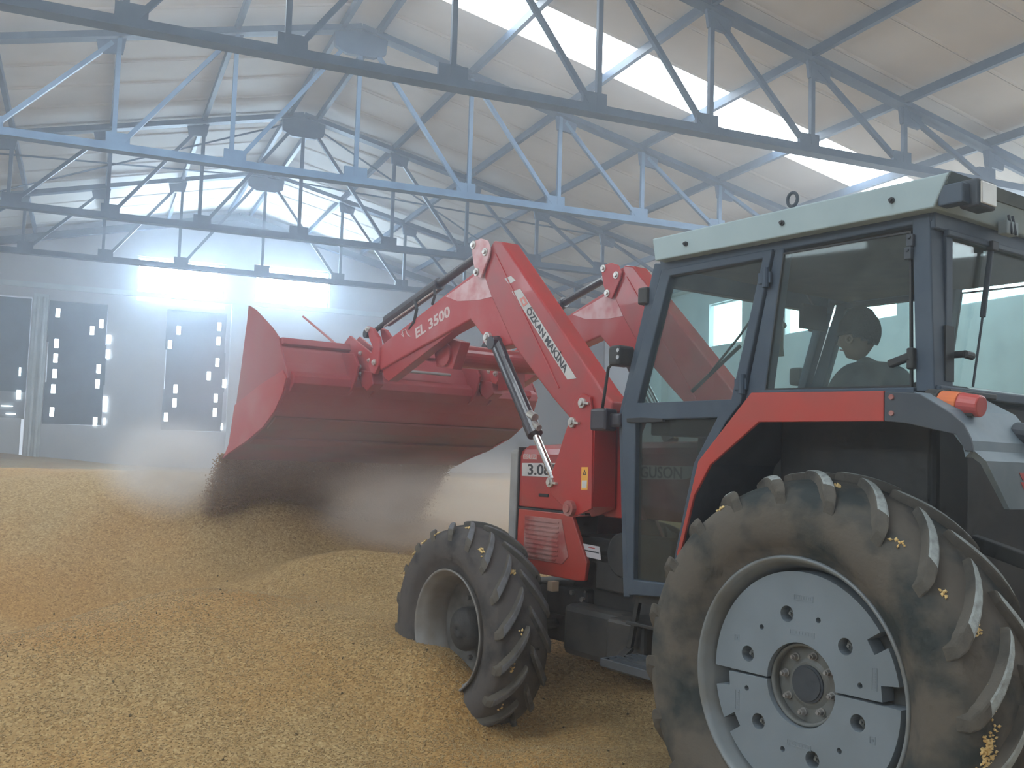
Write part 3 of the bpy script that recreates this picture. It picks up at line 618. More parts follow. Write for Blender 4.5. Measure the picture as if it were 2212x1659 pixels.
# ---- hood
hy = .36
sec = [(-hy, 1.40), (-hy, 1.74), (-hy+.012, 1.775), (-hy+.045, 1.80), (0, 1.825), (hy-.045, 1.80), (hy-.012, 1.775), (hy, 1.74), (hy, 1.40)]
mb = MB(); vs = []
for xx in (1.12, 2.70, 2.745):
    k2 = 1 if xx < 2.74 else .985
    dz = .035 if xx < 1.2 else 0
    vs += [(xx, y_*k2, (z_-1.4)*(1 if xx < 2.74 else .96)+1.4+(dz if z_ > 1.5 else 0)) for y_, z_ in sec]
ns = len(sec); fs = []
for r_ in range(2):
    fs += [(r_*ns+i_, r_*ns+i_+1, (r_+1)*ns+i_+1, (r_+1)*ns+i_) for i_ in range(ns-1)]
fs += [tuple(range(ns)), tuple(range(2*ns, 3*ns))[::-1], (0, ns-1, 2*ns-1, ns), (ns, 2*ns-1, 3*ns-1, 2*ns)]
hood = P('hood', mesh(vs, fs), 'red', bevel=.008)
for s in (1, -1):
    poly = [(2.74, 1.385), (2.75, .985), (2.12, .985), (2.045, 0.994), (2.028, 1.106), (2.177, 1.367), (2.02, 1.385)]
    lp = P('hood_side_panel', MB().prism_y(poly, s*.33, s*.36), 'orange_red', bevel=.006)
    gp = [(2.66, 1.345), (2.66, 1.07), (2.26, 1.07), (2.20, 1.12), (2.28, 1.345)]
    P('side_grille', MB().prism_y(gp, s*.356, s*.366), 'grille_red', lp, bevel=.004)
    for q in range(9):
        zz = 1.085+.029*q
        P('grille_bar', MB().box2((2.30 if zz > 1.11 else 2.32, s*.364, zz), (2.64, s*.371, zz+.010)), 'grille_red', lp)
P('hood_seam', MB().box2((2.05, .355, 1.386), (2.74, .3635, 1.396)), 'black', hood)
P('hood_latch', MB().box2((2.42, .355, 1.475), (2.52, .366, 1.495)), 'black', hood, bevel=.004)
gs = P('grille_surround', MB().box2((2.75, -.37, .98), (2.85, .37, 1.775)), 'grillegrey', bevel=.03, seg=3)
P('front_grille', MB().box2((2.845, -.30, 1.05), (2.856, .30, 1.70)), 'black', gs)
P('grille_gasket', MB().box2((2.742, -.366, .98), (2.756, .3665, 1.79)), 'black', hood, bevel=.004)
# hood lettering
dp = P('model_plate', MB().prism_y([(2.714, 1.685), (2.709, 1.600), (2.322, 1.605), (2.327, 1.695)], .358, .363), 'sticker_white', hood)
text_on_side(dp, 'model_number', '3.085', (2.645, 1.640), (2.338, 1.647), .3635, .095, M['ink'], sx=1.15, bold=.002)
bd = P('maker_badge', MB().prism_y([(2.707, 1.743), (2.705, 1.710), (2.549, 1.711), (2.551, 1.743)], .358, .3625), mat('badge_pink', (.55, .22, .2), rough=.5), hood, bevel=.002)
text_on_side(bd, 'badge_letters', 'ESUZ', (2.696, 1.727), (2.560, 1.727), .3635, .045, M['sticker_white'], sx=1.1)
bs = P('name_strip', MB().prism_y([(2.243, 1.698), (2.239, 1.603), (1.234, 1.634), (1.169, 1.651), (1.134, 1.707)], .358, .363), 'sticker_white', hood)
text_on_side(bs, 'maker_name', 'MASSEY  FERGUSON', (2.110, 1.650), (1.248, 1.666), .3635, .09, M['ink'], sx=1.02, bold=.001)

# ---- cab
yo, yi = .735, .685
def both(name, poly, m, y0=yo, y1=yi, holes=None, bevel=.006, label=None):
    rs = []
    for s in (1, -1):
        mb = MB().holes_y(poly, holes, s*y1, s*y0) if holes else MB().prism_y(poly, s*y1, s*y0)
        o = P(name, mb, m, bevel=bevel); rs.append(o)
    return rs
door_o = [(1.046, 2.705), (0.336, 2.708), (0.507, 2.008), (0.590, 1.927), (0.739, 1.717), (0.849, 1.299), (0.885, 1.067), (1.236, 1.037), (1.326, 1.957)]
gl_up = [(0.989, 2.665), (0.394, 2.669), (0.567, 2.029), (1.203, 2.025)]
gl_lo = [(1.214, 1.936), (0.651, 1.943), (0.794, 1.727), (0.905, 1.293), (0.932, 1.129), (1.200, 1.119)]
ds = both('cab_door', door_o, 'cabframe', yo+.012, yi+.01, holes=[gl_up, gl_lo])
for s, dd in zip((1, -1), ds):
    for gg, gm in ((gl_up, 'glass'), (gl_lo, 'glass_low')): P('door_glass', MB().prism_y(gg, s*(yo-.022), s*(yo-.018)), gm, dd)
    P('door_handle', MB().prism_y([(1.264, 1.946), (1.159, 1.950), (0.997, 1.942), (0.997, 1.925), (1.158, 1.922), (1.263, 1.925)], s*(yo+.01), s*(yo+.03)), 'black', dd, bevel=.003)
    for q in ((0.354, 2.578), (0.484, 2.097)): P('hinge', MB().cyl((q[0]+.01, s*(yo+.02), q[1]-.045), (q[0]+.01, s*(yo+.02), q[1]+.045), .016, 10).box((q[0]+.02, s*(yo+.014), q[1]), (.07, .012, .05)), 'cabframe', dd)
both('front_pillar', [(1.131, 2.753), (1.060, 2.743), (1.325, 1.971), (1.252, 1.021), (1.301, 1.015), (1.376, 1.964)], 'cabframe', .72, .66)
both('middle_pillar', [(0.331, 2.707), (0.281, 2.708), (0.375, 2.060), (0.499, 1.990)], 'cabframe', yo, .67)
both('rear_pillar', [(-0.352, 2.759), (-0.430, 2.749), (-0.453, 2.034), (-0.375, 2.036)], 'cabframe', yo, .60)
both('top_rail', [(1.079, 2.760), (-0.438, 2.762), (-0.438, 2.703), (0.289, 2.697), (1.063, 2.691)], 'cabframe', yo-.002, .66)
both('waist_rail', [(0.408, 2.067), (-0.369, 2.054), (-0.369, 2.029), (0.407, 2.035)], 'cabframe', yo+.004, .66)
sg = [(0.288, 2.684), (-0.348, 2.681), (-0.355, 2.055), (0.381, 2.066)]
for s in (1, -1):
    sw = P('side_window', MB().prism_y(sg, s*(yo-.012), s*(yo-.007)), 'glass')
    xs_ = [(p_[0]*.975+sum(q_[0] for q_ in sg)/4*.025, p_[1]*.975+sum(q_[1] for q_ in sg)/4*.025) for p_ in sg]
    P('window_seal', MB().holes_y(sg, [xs_], s*(yo-.016), s*(yo-.002)), 'black', sw)
    a = (-0.266, 2.148); b = (-0.362, 2.166)
    P('window_latch', MB().bar((a[0], s*(yo+.012), a[1]), (b[0], s*(yo+.012), b[1]+.01), .03, .032).box((b[0], s*(yo+.01), b[1]), (.03, .03, .085)), 'black', sw, bevel=.006)
    for q in ((-0.353, 2.639), (-0.345, 2.588)): P('window_hinge', MB().box((q[0], s*(yo+.008), q[1]), (.03, .02, .05)).cyl((q[0], s*(yo+.01), q[1]+.012), (q[0], s*(yo+.024), q[1]+.012), .009, 8), 'fender_dark', sw, bevel=.004)
# rear face of the cab
xr = -.42
P('rear_top_rail', MB().box2((xr-.03, -.73, 2.675), (xr+.04, .73, 2.755)).box2((xr-.045, -.66, 2.655), (xr-.02, .66, 2.682)), 'cabframe', bevel=.006)
P('rear_bottom_rail', MB().box2((xr-.05, -.72, 2.02), (xr+.04, .72, 2.06)), 'cabframe', bevel=.006)
rg = P('rear_window', MB().box2((xr-.018, -.60, 2.07), (xr-.012, .60, 2.67)), 'glass')
for s in (1, -1):
    P('window_edge', MB().box2((xr-.028, s*.60, 2.06), (xr-.005, s*.645, 2.67)), 'cabframe', rg, bevel=.003)
    P('gas_strut', MB().cyl((xr-.04, s*.335, 2.655), (xr-.045, s*.41, 2.36), .012, 10).cyl((xr-.045, s*.41, 2.36), (xr-.05, s*.49, 2.07), .005, 8), 'fender_dark', rg)
    P('strut_mount', MB().box((xr-.045, s*.335, 2.66), (.03, .05, .04)), 'black', rg, bevel=.004)
P('rear_handle', MB().cyl((xr-.02, .585, 2.19), (xr-.07, .585, 2.19), .014, 10).cyl((xr-.07, .585, 2.19), (xr-.075, .54, 2.185), .016, 10).box2((xr-.035, .60, 2.08), (xr-.01, .66, 2.30)), 'black', rg)
P('rear_shelf', MB().box2((xr-.09, .38, 2.02), (xr, .72, 2.045)), 'black', bevel=.006)
# front face: sloping windscreen frame
at = (1.114, 2.738); ab = (1.361, 1.964)
P('windscreen_rail', MB().box2((at[0]-.03, -.70, at[1]-.10), (at[0]+.03, .70, at[1]+.01)).box2((ab[0]-.03, -.70, ab[1]-.03), (ab[0]+.02, .70, ab[1]+.03)), 'cabframe', bevel=.006)
P('windscreen', MB().put([(at[0]+.004, -.68, at[1]-.09), (at[0]+.004, .68, at[1]-.09), (ab[0]+.004, .68, ab[1]+.02), (ab[0]+.004, -.68, ab[1]+.02), (at[0]+.009, -.68, at[1]-.09), (at[0]+.009, .68, at[1]-.09), (ab[0]+.009, .68, ab[1]+.02), (ab[0]+.009, -.68, ab[1]+.02)],
   [(0, 1, 2, 3), (7, 6, 5, 4), (0, 4, 5, 1), (1, 5, 6, 2), (2, 6, 7, 3), (3, 7, 4, 0)]), 'glass')
P('cab_floor', MB().box2((-.40, -.70, 1.0), (1.25, .70, 1.05)), 'black')
P('cab_bulkhead', MB().box2((1.10, -.70, 1.05), (1.14, -.30, 1.93)).box2((1.10, -.36, 1.05), (1.14, .36, 1.9)), 'headliner')
P('floor_tunnel', MB().box2((-.2, -.26, 1.05), (1.08, .26, 1.42)), 'headliner', bevel=.04)
P('wheel_house', MB().box2((-.42, .42, 1.0), (.35, .66, 1.96)).box2((-.42, -.66, 1.0), (.35, -.42, 1.96)).box2((-.42, -.66, 1.0), (-.36, .66, 2.02)), 'black', bevel=.02)
# roof
rb_ = [(1.042, 2.742), (1.066, 2.858), (-.548, 2.863), (-.485, 2.738)]
vs = []
for (x, z), yy in zip(rb_, (.80, .80, .80, .80)): vs += [(x, yy, z), (x, -yy, z)]
roof = P('cab_roof', mesh(vs+[(.9, .6, 2.90), (.9, -.6, 2.90), (-.4, .6, 2.90), (-.4, -.6, 2.90)],
   [(0, 2, 4, 6), (1, 7, 5, 3), (0, 1, 3, 2), (6, 4, 5, 7), (0, 6, 7, 1), (2, 3, 9, 8), (4, 10, 11, 5), (2, 8, 10, 4), (3, 5, 11, 9), (8, 9, 11, 10)]), 'cabroof', bevel=.006)
rbk = P('roof_rear_band', MB().put([(-.553, -.79, 2.867), (-.553, .79, 2.867), (-.536, .79, 2.822), (-.536, -.79, 2.822), (-.54, -.79, 2.867), (-.54, .79, 2.867), (-.52, .79, 2.822), (-.52, -.79, 2.822)],
   [(0, 1, 2, 3), (7, 6, 5, 4), (0, 4, 5, 1), (1, 5, 6, 2), (2, 6, 7, 3), (3, 7, 4, 0)]), mat('olive_band', (.10, .12, .11), (.07, .09, .085), .7, scale=6), roof)
P('headliner', MB().box2((-.44, -.70, 2.695), (.98, .70, 2.74)), 'headliner', roof, bevel=.03)
for c_ in ((-0.307, 2.799), (0.238, 2.800), (0.826, 2.796)):
    for s in (1, -1): P('roof_bolt', MB().cyl((c_[0], s*.795, c_[1]), (c_[0], s*.807, c_[1]), .013, 8).cyl((c_[0], s*.80, c_[1]), (c_[0], s*.818, c_[1]), .007, 8), 'black', roof)
c_ = (0.329, 2.956); mb = MB(); rp_ = [(c_[0]+.028*math.cos(a), .62, c_[1]+.032*math.sin(a)) for a in [2*PI*i/20 for i in range(21)]]
mb.tube(rp_, .008, 8).cyl((c_[0], .62, 2.86), (c_[0], .62, c_[1]-.03), .010, 8)
P('lifting_eye', mb, 'fender_dark', roof)
# work lamps at the rear of the roof
def work_lamp(y0, y1, lbl=None):
    mb = MB().box2((-.635, y0, 2.728), (-.555, y1, 2.838)); o = P('work_lamp', mb, 'fender_dark', roof, bevel=.012, seg=3)
    P('lamp_lens', MB().box2((-.642, y0+.012, 2.740), (-.634, y1-.012, 2.826)), 'lens', o, bevel=.004); 
    P('lamp_arm', MB().box2((-.60, y1-.01, 2.74), (-.50, y1+.05, 2.82)), 'cabframe', o, bevel=.006)
work_lamp(.615, .745); work_lamp(-.745, -.615)
for yy in (.33, .30): P('wiper_spindle', MB().cyl((-.53, yy, 2.78), (-.545, yy, 2.70), .006, 6), 'fender_dark', roof)
P('rear_vent', MB().box2((-.54, .27, 2.70), (-.50, .36, 2.755)), mat('vent_grey', (.28, .34, .36), rough=.7), roof, bevel=.004)

# ---- fenders
for s in (1, -1):
    out = [(.683, 1.30), (.562, 1.732), (.265, 2.035), (-.38, 2.022), (-.50, 2.015), (-.62, 1.95), (-.70, 1.84), (-.712, 1.80)]
    th = .012
    shell = MB(); n_s = len(out)
    inn = [(.668, 1.30), (.548, 1.722), (.258, 2.020), (-.38, 2.007), (-.495, 2.0), (-.61, 1.938), (-.688, 1.83), (-.70, 1.80)]
    vs = [(p_[0], s*.945, p_[1]) for p_ in out]+[(p_[0], s*.45, p_[1]) for p_ in out]+[(p_[0], s*.945, p_[1]) for p_ in inn]+[(p_[0], s*.45, p_[1]) for p_ in inn]
    fs = []
    for i_ in range(n_s-1):
        fs += [(i_, i_+1, n_s+i_+1, n_s+i_), (2*n_s+i_, 3*n_s+i_, 3*n_s+i_+1, 2*n_s+i_+1), (i_, 2*n_s+i_, 2*n_s+i_+1, i_+1), (n_s+i_, n_s+i_+1, 3*n_s+i_+1, 3*n_s+i_)]
    fs += [(0, n_s, 3*n_s, 2*n_s), (n_s-1, 3*n_s-1, 4*n_s-1, 2*n_s-1)]
    shell.put(vs, fs)
    fe = P('fender', shell, 'fender_dark', bevel=0)
    strip = [(.265, 2.037), (-.381, 2.024), (-.381, 1.909), (.221, 1.910), (.494, 1.719), (0.589, 1.576), (.668, 1.30), (.690, 1.30), (.566, 1.735)]
    rs = P('fender_strip', MB().prism_y(strip, s*.94, s*.956), 'orange_red', fe, bevel=.003); rs['label'] = 'red painted edge strip'
    dk = [(-.383, 2.022), (-.383, 1.909), (-0.478, 1.900), (-0.670, 1.860), (-0.703, 1.804), (-0.735, 1.798), (-0.722, 1.850), (-0.696, 1.899), (-0.653, 1.935), (-0.524, 2.010)]
    P('fender_flange', MB().prism_y(dk, s*.94, s*.954), 'fender_dark', fe, bevel=.003)
    for c_ in ((-0.415, 2.000), (-0.416, 1.939)):
        P('fender_bolt', MB().cyl((c_[0], s*.95, c_[1]), (c_[0], s*.962, c_[1]), .010, 8), 'grille_red', fe)
    P('fender_skin', MB().put([(-.50, s*.944, 2.018), (-.50, s*.45, 2.018), (-.62, s*.45, 1.955), (-.62, s*.944, 1.955), (-.712, s*.944, 1.84), (-.712, s*.45, 1.84), (-.718, s*.944, 1.80), (-.718, s*.30, 1.80), (-.50, s*.944, 1.99), (-.50, s*.45, 1.99), (-.60, s*.45, 1.93), (-.60, s*.944, 1.93), (-.69, s*.944, 1.82), (-.69, s*.45, 1.82), (-.70, s*.944, 1.78), (-.70, s*.30, 1.78)],
      [(0, 1, 2, 3), (3, 2, 5, 4), (4, 5, 7, 6), (8, 11, 10, 9), (11, 12, 13, 10), (12, 14, 15, 13), (0, 3, 11, 8), (3, 4, 12, 11), (4, 6, 14, 12), (6, 7, 15, 14), (1, 9, 10, 2), (2, 10, 13, 5), (5, 13, 15, 7), (0, 8, 9, 1)]), 'fender_grey', fe)
    lo = P('fender_apron', MB().put([(-.72, s*.925, 1.805), (-.72, s*.30, 1.805), (-.745, s*.30, 1.77), (-.745, s*.89, 1.77), (-.745, s*.73, 1.60), (-.745, s*.30, 1.60), (-.70, s*.925, 1.79), (-.70, s*.30, 1.79), (-.725, s*.30, 1.76), (-.725, s*.89, 1.76), (-.725, s*.73, 1.60), (-.725, s*.30, 1.60)],
      [(0, 1, 2, 3), (3, 2, 5, 4), (6, 9, 8, 7), (9, 10, 11, 8), (0, 3, 9, 6), (3, 4, 10, 9), (4, 5, 11, 10), (1, 7, 8, 2), (2, 8, 11, 5)]), 'fender_grey', fe)
    for q in range(2):
        zz = 1.733-.034*q
        P('chevron_mark', MB().put([(-.747, s*(.665-.01*q), zz), (-.747, s*.56, zz), (-.747, s*.56, zz-.028), (-.747, s*(.64-.01*q), zz-.028), (-.7455, s*(.665-.01*q), zz), (-.7455, s*.56, zz), (-.7455, s*.56, zz-.028), (-.7455, s*(.64-.01*q), zz-.028)], [(0, 1, 2, 3), (7, 6, 5, 4), (0, 4, 5, 1), (2, 6, 7, 3), (0, 3, 7, 4), (1, 5, 6, 2)]), 'redlens', lo)
        P('chevron_gap', MB().box2((-.7475, s*.56, zz-.034), (-.7455, s*(.622-.01*q), zz-.028)), 'sticker_white', lo)
    # indicator lamp, axis fore and aft
    ib = P('indicator_lamp', MB().cyl((-.47, s*.80, 1.99), (-.525, s*.80, 1.985), .050, 18).box2((-.56, s*.78, 1.93), (-.66, s*.83, 1.965)), 'black', fe, bevel=.004)
    P('amber_lens', MB().cyl((-.525, s*.80, 1.985), (-.60, s*.80, 1.978), .046, 20), 'amber', ib, bevel=.004)
    P('red_lens', MB().cyl((-.60, s*.80, 1.978), (-.68, s*.80, 1.968), .045, 20, .040), 'redlens', ib, bevel=.006)
    tl = P('tail_lamp', MB().cyl((-.66, s*.53, 1.88), (-.74, s*.53, 1.87), .045, 16).box2((-.70, s*.36, 1.84), (-.76, s*.50, 1.90)), 'fender_dark', fe, bevel=.006)
    P('tail_lens', MB().box2((-.765, s*.38, 1.852), (-.758, s*.48, 1.892)), mat('clear_lens', (.35, .42, .48), rough=.2), tl, bevel=.003)
# rear lift linkage, only a glimpse of it shows
P('rear_linkage', MB().bar((-.35, .45, .75), (-1.15, .5, .62), .05, .09).bar((-.35, -.45, .75), (-1.15, -.5, .62), .05, .09).bar((-.4, .38, 1.45), (-.85, .45, 1.35), .05, .06).bar((-.4, -.38, 1.45), (-.85, -.45, 1.35), .05, .06).cyl((-.85, .45, 1.35), (-.85, .48, .66), .02, 8).cyl((-.85, -.45, 1.35), (-.85, -.48, .66), .02, 8).box2((-.40, -.35, 1.1), (-.25, .35, 1.5)), 'black', bevel=.006)

# ---- inside the cab
P('dash_panel', MB().box2((1.02, .36, 1.86), (1.16, .69, 1.98)).box2((1.02, -.69, 1.86), (1.16, -.36, 1.98)), 'headliner', bevel=.01)
P('driver_seat', MB().box2((.02, -.24, 1.60), (.50, .24, 1.70)).box2((.10, -.18, 1.06), (.42, .18, 1.60)), 'seat', bevel=.04, seg=3)
P('seat_back', MB().box((-.02, 0, 1.90), (.10, .44, .46), Matrix.Rotation(-.12, 3, 'Y')), 'seat', bevel=.04, seg=3)
sc_c = Vector((.93, 0, 2.04)); ax = Vector((-.50, 0, .86)).normalized(); ex = Vector((0, 1, 0)); ey = ax.cross(ex)
ring = [sc_c+(ex*math.cos(a)+ey*math.sin(a))*.20 for a in [2*PI*i/28 for i in range(29)]]
sw = P('steering_wheel', MB().tube(ring, .017, 10), 'black', sm=True)
P('wheel_spoke', MB().cyl(ring[0], ring[14], .012, 8).cyl(sc_c, ring[7], .012, 8).cyl(sc_c-ax*.02, sc_c+ax*.03, .04, 16), 'black', sw)
P('steering_column', MB().cyl(sc_c-ax*.02, (1.10, 0, 1.7), .035, 12).box2((1.02, -.22, 1.5), (1.14, .22, 1.98)), 'headliner', sw, bevel=.01)
P('cab_mirror', MB().box((.72, -.05, 2.515), (.03, .20, .13)).cyl((.72, -.05, 2.57), (.76, -.05, 2.64), .008, 8), 'black', bevel=.015, seg=3)
P('grab_handle', MB().tube([(1.44, -.70, 2.60), (1.42, -.64, 2.62), (1.40, -.62, 2.58), (1.40, -.62, 2.45), (1.40, -.63, 2.40)], .018, 8), 'black')
P('wiper', MB().tube([(1.07, -.05, 2.62), (1.20, -.02, 2.45), (1.27, .15, 2.22)], .007, 6).bar((1.22, -.05, 2.40), (1.30, .25, 2.12), .012, .02), 'black')
P('side_lever', MB().cyl((.62, -.35, 1.70), (.66, -.35, 2.0), .012, 8).cyl((.66, -.35, 2.0), (.665, -.35, 2.05), .022, 10), 'black')

# ---- mirror bracket and lamps beside the cab front
a_ = (1.342, 1.946)
P('side_lamp', MB().box2((a_[0]-.02, .72, a_[1]-.045), (a_[0]+.07, .76, a_[1]+.03)).box2((a_[0]+.06, .70, a_[1]-.065), (a_[0]+.19, .79, a_[1]+.055)), 'cylinder', bevel=.014, seg=3)
P('mirror_bracket', MB().tube([(1.489, 0.740, 1.989), (1.470, 0.740, 2.084), (1.446, 0.740, 2.221), (1.416, 0.740, 2.242), (1.335, 0.720, 2.242), (1.277, 0.700, 2.238)], .0085, 8), 'black', sm=True)
for s in (1, -1):
    c_ = (1.322, 2.278)
    wl = P('front_work_lamp', MB().box((c_[0]+.02, s*.74, c_[1]), (.09, .12, .11)), 'black', bevel=.02, seg=3)
    P('lamp_reflector', MB().cyl((c_[0]-.02, s*.80, c_[1]+.025), (c_[0]-.02, s*.805, c_[1]+.025), .011, 10).cyl((c_[0]-.02, s*.80, c_[1]-.012), (c_[0]-.02, s*.805, c_[1]-.012), .012, 10), 'chrome', wl)
    c2_ = (1.177, 2.588)
    P('pillar_lamp', MB().box((c2_[0]+.02, s*.70, c2_[1]), (.07, .08, .09)), 'black', bevel=.01)
# ------------------------------------------------------------------ front loader (part of the tractor)
F = .645
boom = [(2.728, 3.132), (2.632, 3.111), (1.599, 2.107), (1.515, 2.045), (1.513, 1.989), (1.634, 1.900), (1.839, 1.927), (2.049, 2.080), (2.245, 2.238), (2.479, 2.436), (2.737, 2.765), (2.821, 2.898), (2.809, 3.051)]
fore = [(2.754, 3.025), (2.931, 2.968), (3.374, 2.828), (4.137, 2.582), (4.296, 2.528), (4.234, 2.352), (3.936, 2.424), (2.987, 2.635), (2.828, 2.507), (2.769, 2.438), (2.683, 2.420), (2.449, 2.434), (2.565, 2.687)]
chan = [(4.237, 2.381), (4.155, 2.380), (3.061, 2.636), (3.251, 2.572), (4.123, 2.265), (4.199, 2.296)]
lever = [(2.959, 3.143), (2.915, 3.158), (2.849, 3.163), (2.772, 3.136), (2.735, 3.075), (2.748, 3.024), (2.832, 2.893), (2.877, 2.911), (2.928, 3.009)]
mast = [(1.868, 1.927), (1.911, 1.839), (1.949, 1.752), (1.997, 1.662), (2.038, 1.612), (2.035, 1.555), (1.988, 1.498), (1.874, 1.438), (1.834, 1.393), (1.756, 1.409), (1.642, 1.452), (1.653, 1.895), (1.662, 1.991), (1.681, 2.075), (1.755, 2.098), (1.820, 2.058)]
hook = [(4.461, 2.717), (4.373, 2.691), (4.266, 2.610), (4.228, 2.527), (4.238, 2.388), (4.292, 2.326), (4.346, 2.335), (4.407, 2.400), (4.375, 2.475), (4.342, 2.535), (4.412, 2.613)]
qplate = [(4.831, 2.671), (4.399, 2.484), (4.405, 2.378), (4.489, 2.279), (4.564, 2.234), (4.692, 2.374), (4.857, 2.516), (4.927, 2.617)]
def pin(name, q, s, y0, y1, r, par, m='zinc'):
    return P(name, MB().cyl((q[0], y0, q[1]), (q[0], y1, q[1]), r, 16).cyl((q[0], y1, q[1]), (q[0], y1+(.012 if y1 > y0 else -.012), q[1]), r*.55, 12), m, par, bevel=.002)
for s in (1, -1):
    def Y(v): return s*.575+v          # v measured outward to the tractor's left
    fr = .07; bk = -.07
    b = P('loader_boom', MB().prism_y(boom, Y(bk), Y(fr)), 'red', bevel=.012, seg=3)
    f_ = P('loader_forearm', MB().prism_y(fore, Y(bk+.012), Y(fr-.012)), 'red_dusty', bevel=.012, seg=3)
    P('forearm_channel', MB().prism_y(chan, Y(bk+.03), Y(fr-.03)), 'red', f_, bevel=.004)
    # folded edge along the boom
    e0 = (2.696, 3.041); e1 = (1.950, 2.023); e0b = (2.594, 2.990)
    P('boom_rib', MB().bar((e0[0], Y(fr), e0[1]), ((1.986, 2.138)[0], Y(fr), (1.986, 2.138)[1]), .006, .012, (0, 1, 0)), 'red_dusty', b)
    P('elbow_wash', MB().prism_y([(2.763, 2.995), (2.896, 2.945), (3.313, 2.828), (3.159, 2.779), (2.900, 2.758), (2.726, 2.764), (2.665, 2.879)], Y(fr-.0125), Y(fr-.0095)), 'red_pink', f_)  # sheen and dust near the elbow, laid on as colour
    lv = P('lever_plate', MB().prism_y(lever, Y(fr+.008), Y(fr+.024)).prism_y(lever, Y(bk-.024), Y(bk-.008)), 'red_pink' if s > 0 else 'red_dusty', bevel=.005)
    for q in ((2.928, 3.130), (2.784, 3.062), (2.878, 2.940)):
        pin('pivot_pin', q, s, Y(fr+.02), Y(fr+.032), .028, lv)
    m_ = P('loader_mast', MB().prism_y(mast, Y(fr+.004), Y(fr+.020)).prism_y(mast, Y(bk-.020), Y(bk-.004)), 'red', bevel=.004)
    q0 = (1.660, 1.965); q1 = (1.642, 1.462)
    P('mast_web', MB().box2((q1[0]-.0, Y(bk-.01), q1[1]), (q0[0]+.03, Y(fr+.01), q0[1])), 'red', m_)
    P('mast_bracket', MB().prism_y([(1.42, 1.40), (1.75, 1.40), (1.75, 1.98), (1.62, 2.05), (1.50, 2.02), (1.44, 1.95), (1.52, 1.80), (1.50, 1.55)], Y(bk-.06), Y(bk-.03)), 'red', m_, bevel=.006)
    for q in ((1.741, 2.042), (1.826, 1.932), (2.013, 1.583)):
        pin('pivot_pin', q, s, Y(fr+.016), Y(fr+.034), .030, m_); 
        P('pin_tab', MB().bar((q[0], Y(fr+.026), q[1]), (q[0]-.065, Y(fr+.026), q[1]-.004), .012, .022, (0, 1, 0)), 'zinc', m_)
    q = (1.815, 1.444); pin('mast_bolt', q, s, Y(fr+.016), Y(fr+.05), .045, m_, 'grille_red')
    q = (2.757, 2.495); pin('pivot_pin', q, s, Y(fr-.02), Y(fr+.012), .036, f_)
    # lift cylinder
    a = (2.646, 2.448); c = (2.001, 1.602)
    A = Vector((a[0], Y(.0)+.0, a[1])); C_ = Vector((c[0], Y(.0), c[1])); ep = (2.173, 1.881); E_ = A+(C_-A)*(((Vector((ep[0], A.y, ep[1]))-A).length)/(C_-A).length)
    off = Vector((0, .075, 0))
    lc = P('lift_cylinder', MB().cyl(A+off-(C_-A).normalized()*.03, E_+off, .044, 20).cyl(A+off+Vector((0, -.05, 0)), A+off+Vector((0, .05, 0)), .045, 16), 'cylinder', bevel=.004)
    dr = (C_-A).normalized()
    P('cylinder_gland', MB().cyl(E_+off-dr*.10, E_+off, .050, 20), 'cylinder', lc, bevel=.004)
    P('piston_rod', MB().cyl(E_+off, C_+off, .0225, 16).cyl(C_+off-Vector((0, .04, 0)), C_+off+Vector((0, .012, 0)), .04, 14), 'chrome', lc)
    P('oil_pipe', MB().tube([A+off+dr*.12+Vector((-.05, .02, .0)), A+off+dr*.35+Vector((-.055, .02, 0)), E_+off-dr*.12+Vector((-.055, .02, 0)), E_+off-dr*.06+Vector((-.03, .01, 0))], .008, 8), 'cylinder' , lc)
    P('hose_fitting', MB().cyl(E_+off-dr*.17+Vector((-.05, .01, -.01)), E_+off-dr*.13+Vector((-.085, .01, 0)), .026, 12).cyl(E_+off-dr*.10+Vector((-.05, .01, -.01)), E_+off-dr*.05+Vector((-.08, .01, 0)), .02, 10), 'zinc', lc)
    # tilt cylinder
    t0 = (3.025, 3.074); t1 = (3.491, 2.950); t2 = (4.250, 2.746); t3 = (4.534, 2.663)
    V3 = lambda q_: Vector((q_[0], Y(0), q_[1]))
    tc = P('tilt_cylinder', MB().cyl(V3(t1), V3(t2), .047, 18), 'cylinder', bevel=.004)
    P('tilt_housing', MB().cyl(V3(t0), V3(t1), .030, 16), 'cylinder', tc)
    P('tilt_rod', MB().cyl(V3(t2), V3(t3), .020, 12).cyl(V3(t3)-Vector((0, .05, 0)), V3(t3)+Vector((0, .05, 0)), .035, 12), 'black', tc)
    d2 = (V3(t2)-V3(t1)).normalized(); mid = V3(t1)+(V3(t2)-V3(t1))*.35
    P('oil_hose', MB().tube([mid+Vector((0, .05, -.03)), mid+Vector((-.05, .06, -.10)), mid+Vector((-.02, .06, -.19)), mid+Vector((.06, .05, -.24))], .012, 8).tube([V3(t1)+Vector((0, .05, -.05)), V3(t1)+Vector((-.05, .07, -.10)), V3(t1)+Vector((-.0, .06, -.16))], .010, 8), 'black', tc)
    P('steel_pipe', MB().cyl(V3(t1)+Vector((0, .03, -.05)), V3(t2)+Vector((0, .03, -.05)), .007, 8), 'zinc', tc)
    # quick hitch
    h_ = P('hitch_lever', MB().prism_y(hook, Y(fr-.03), Y(fr+.005)).prism_y(hook, Y(bk-.005), Y(bk+.03)), 'red_dusty', bevel=.006)
    for q in ((4.426, 2.684), (4.293, 2.416)): pin('pivot_pin', q, s, Y(fr-.0), Y(fr+.02), .024, h_)
    qp = P('hitch_plate', MB().prism_y(qplate, Y(fr-.055), Y(fr-.035)).prism_y(qplate, Y(bk), Y(bk+.02)), 'red_dusty', bevel=.004)
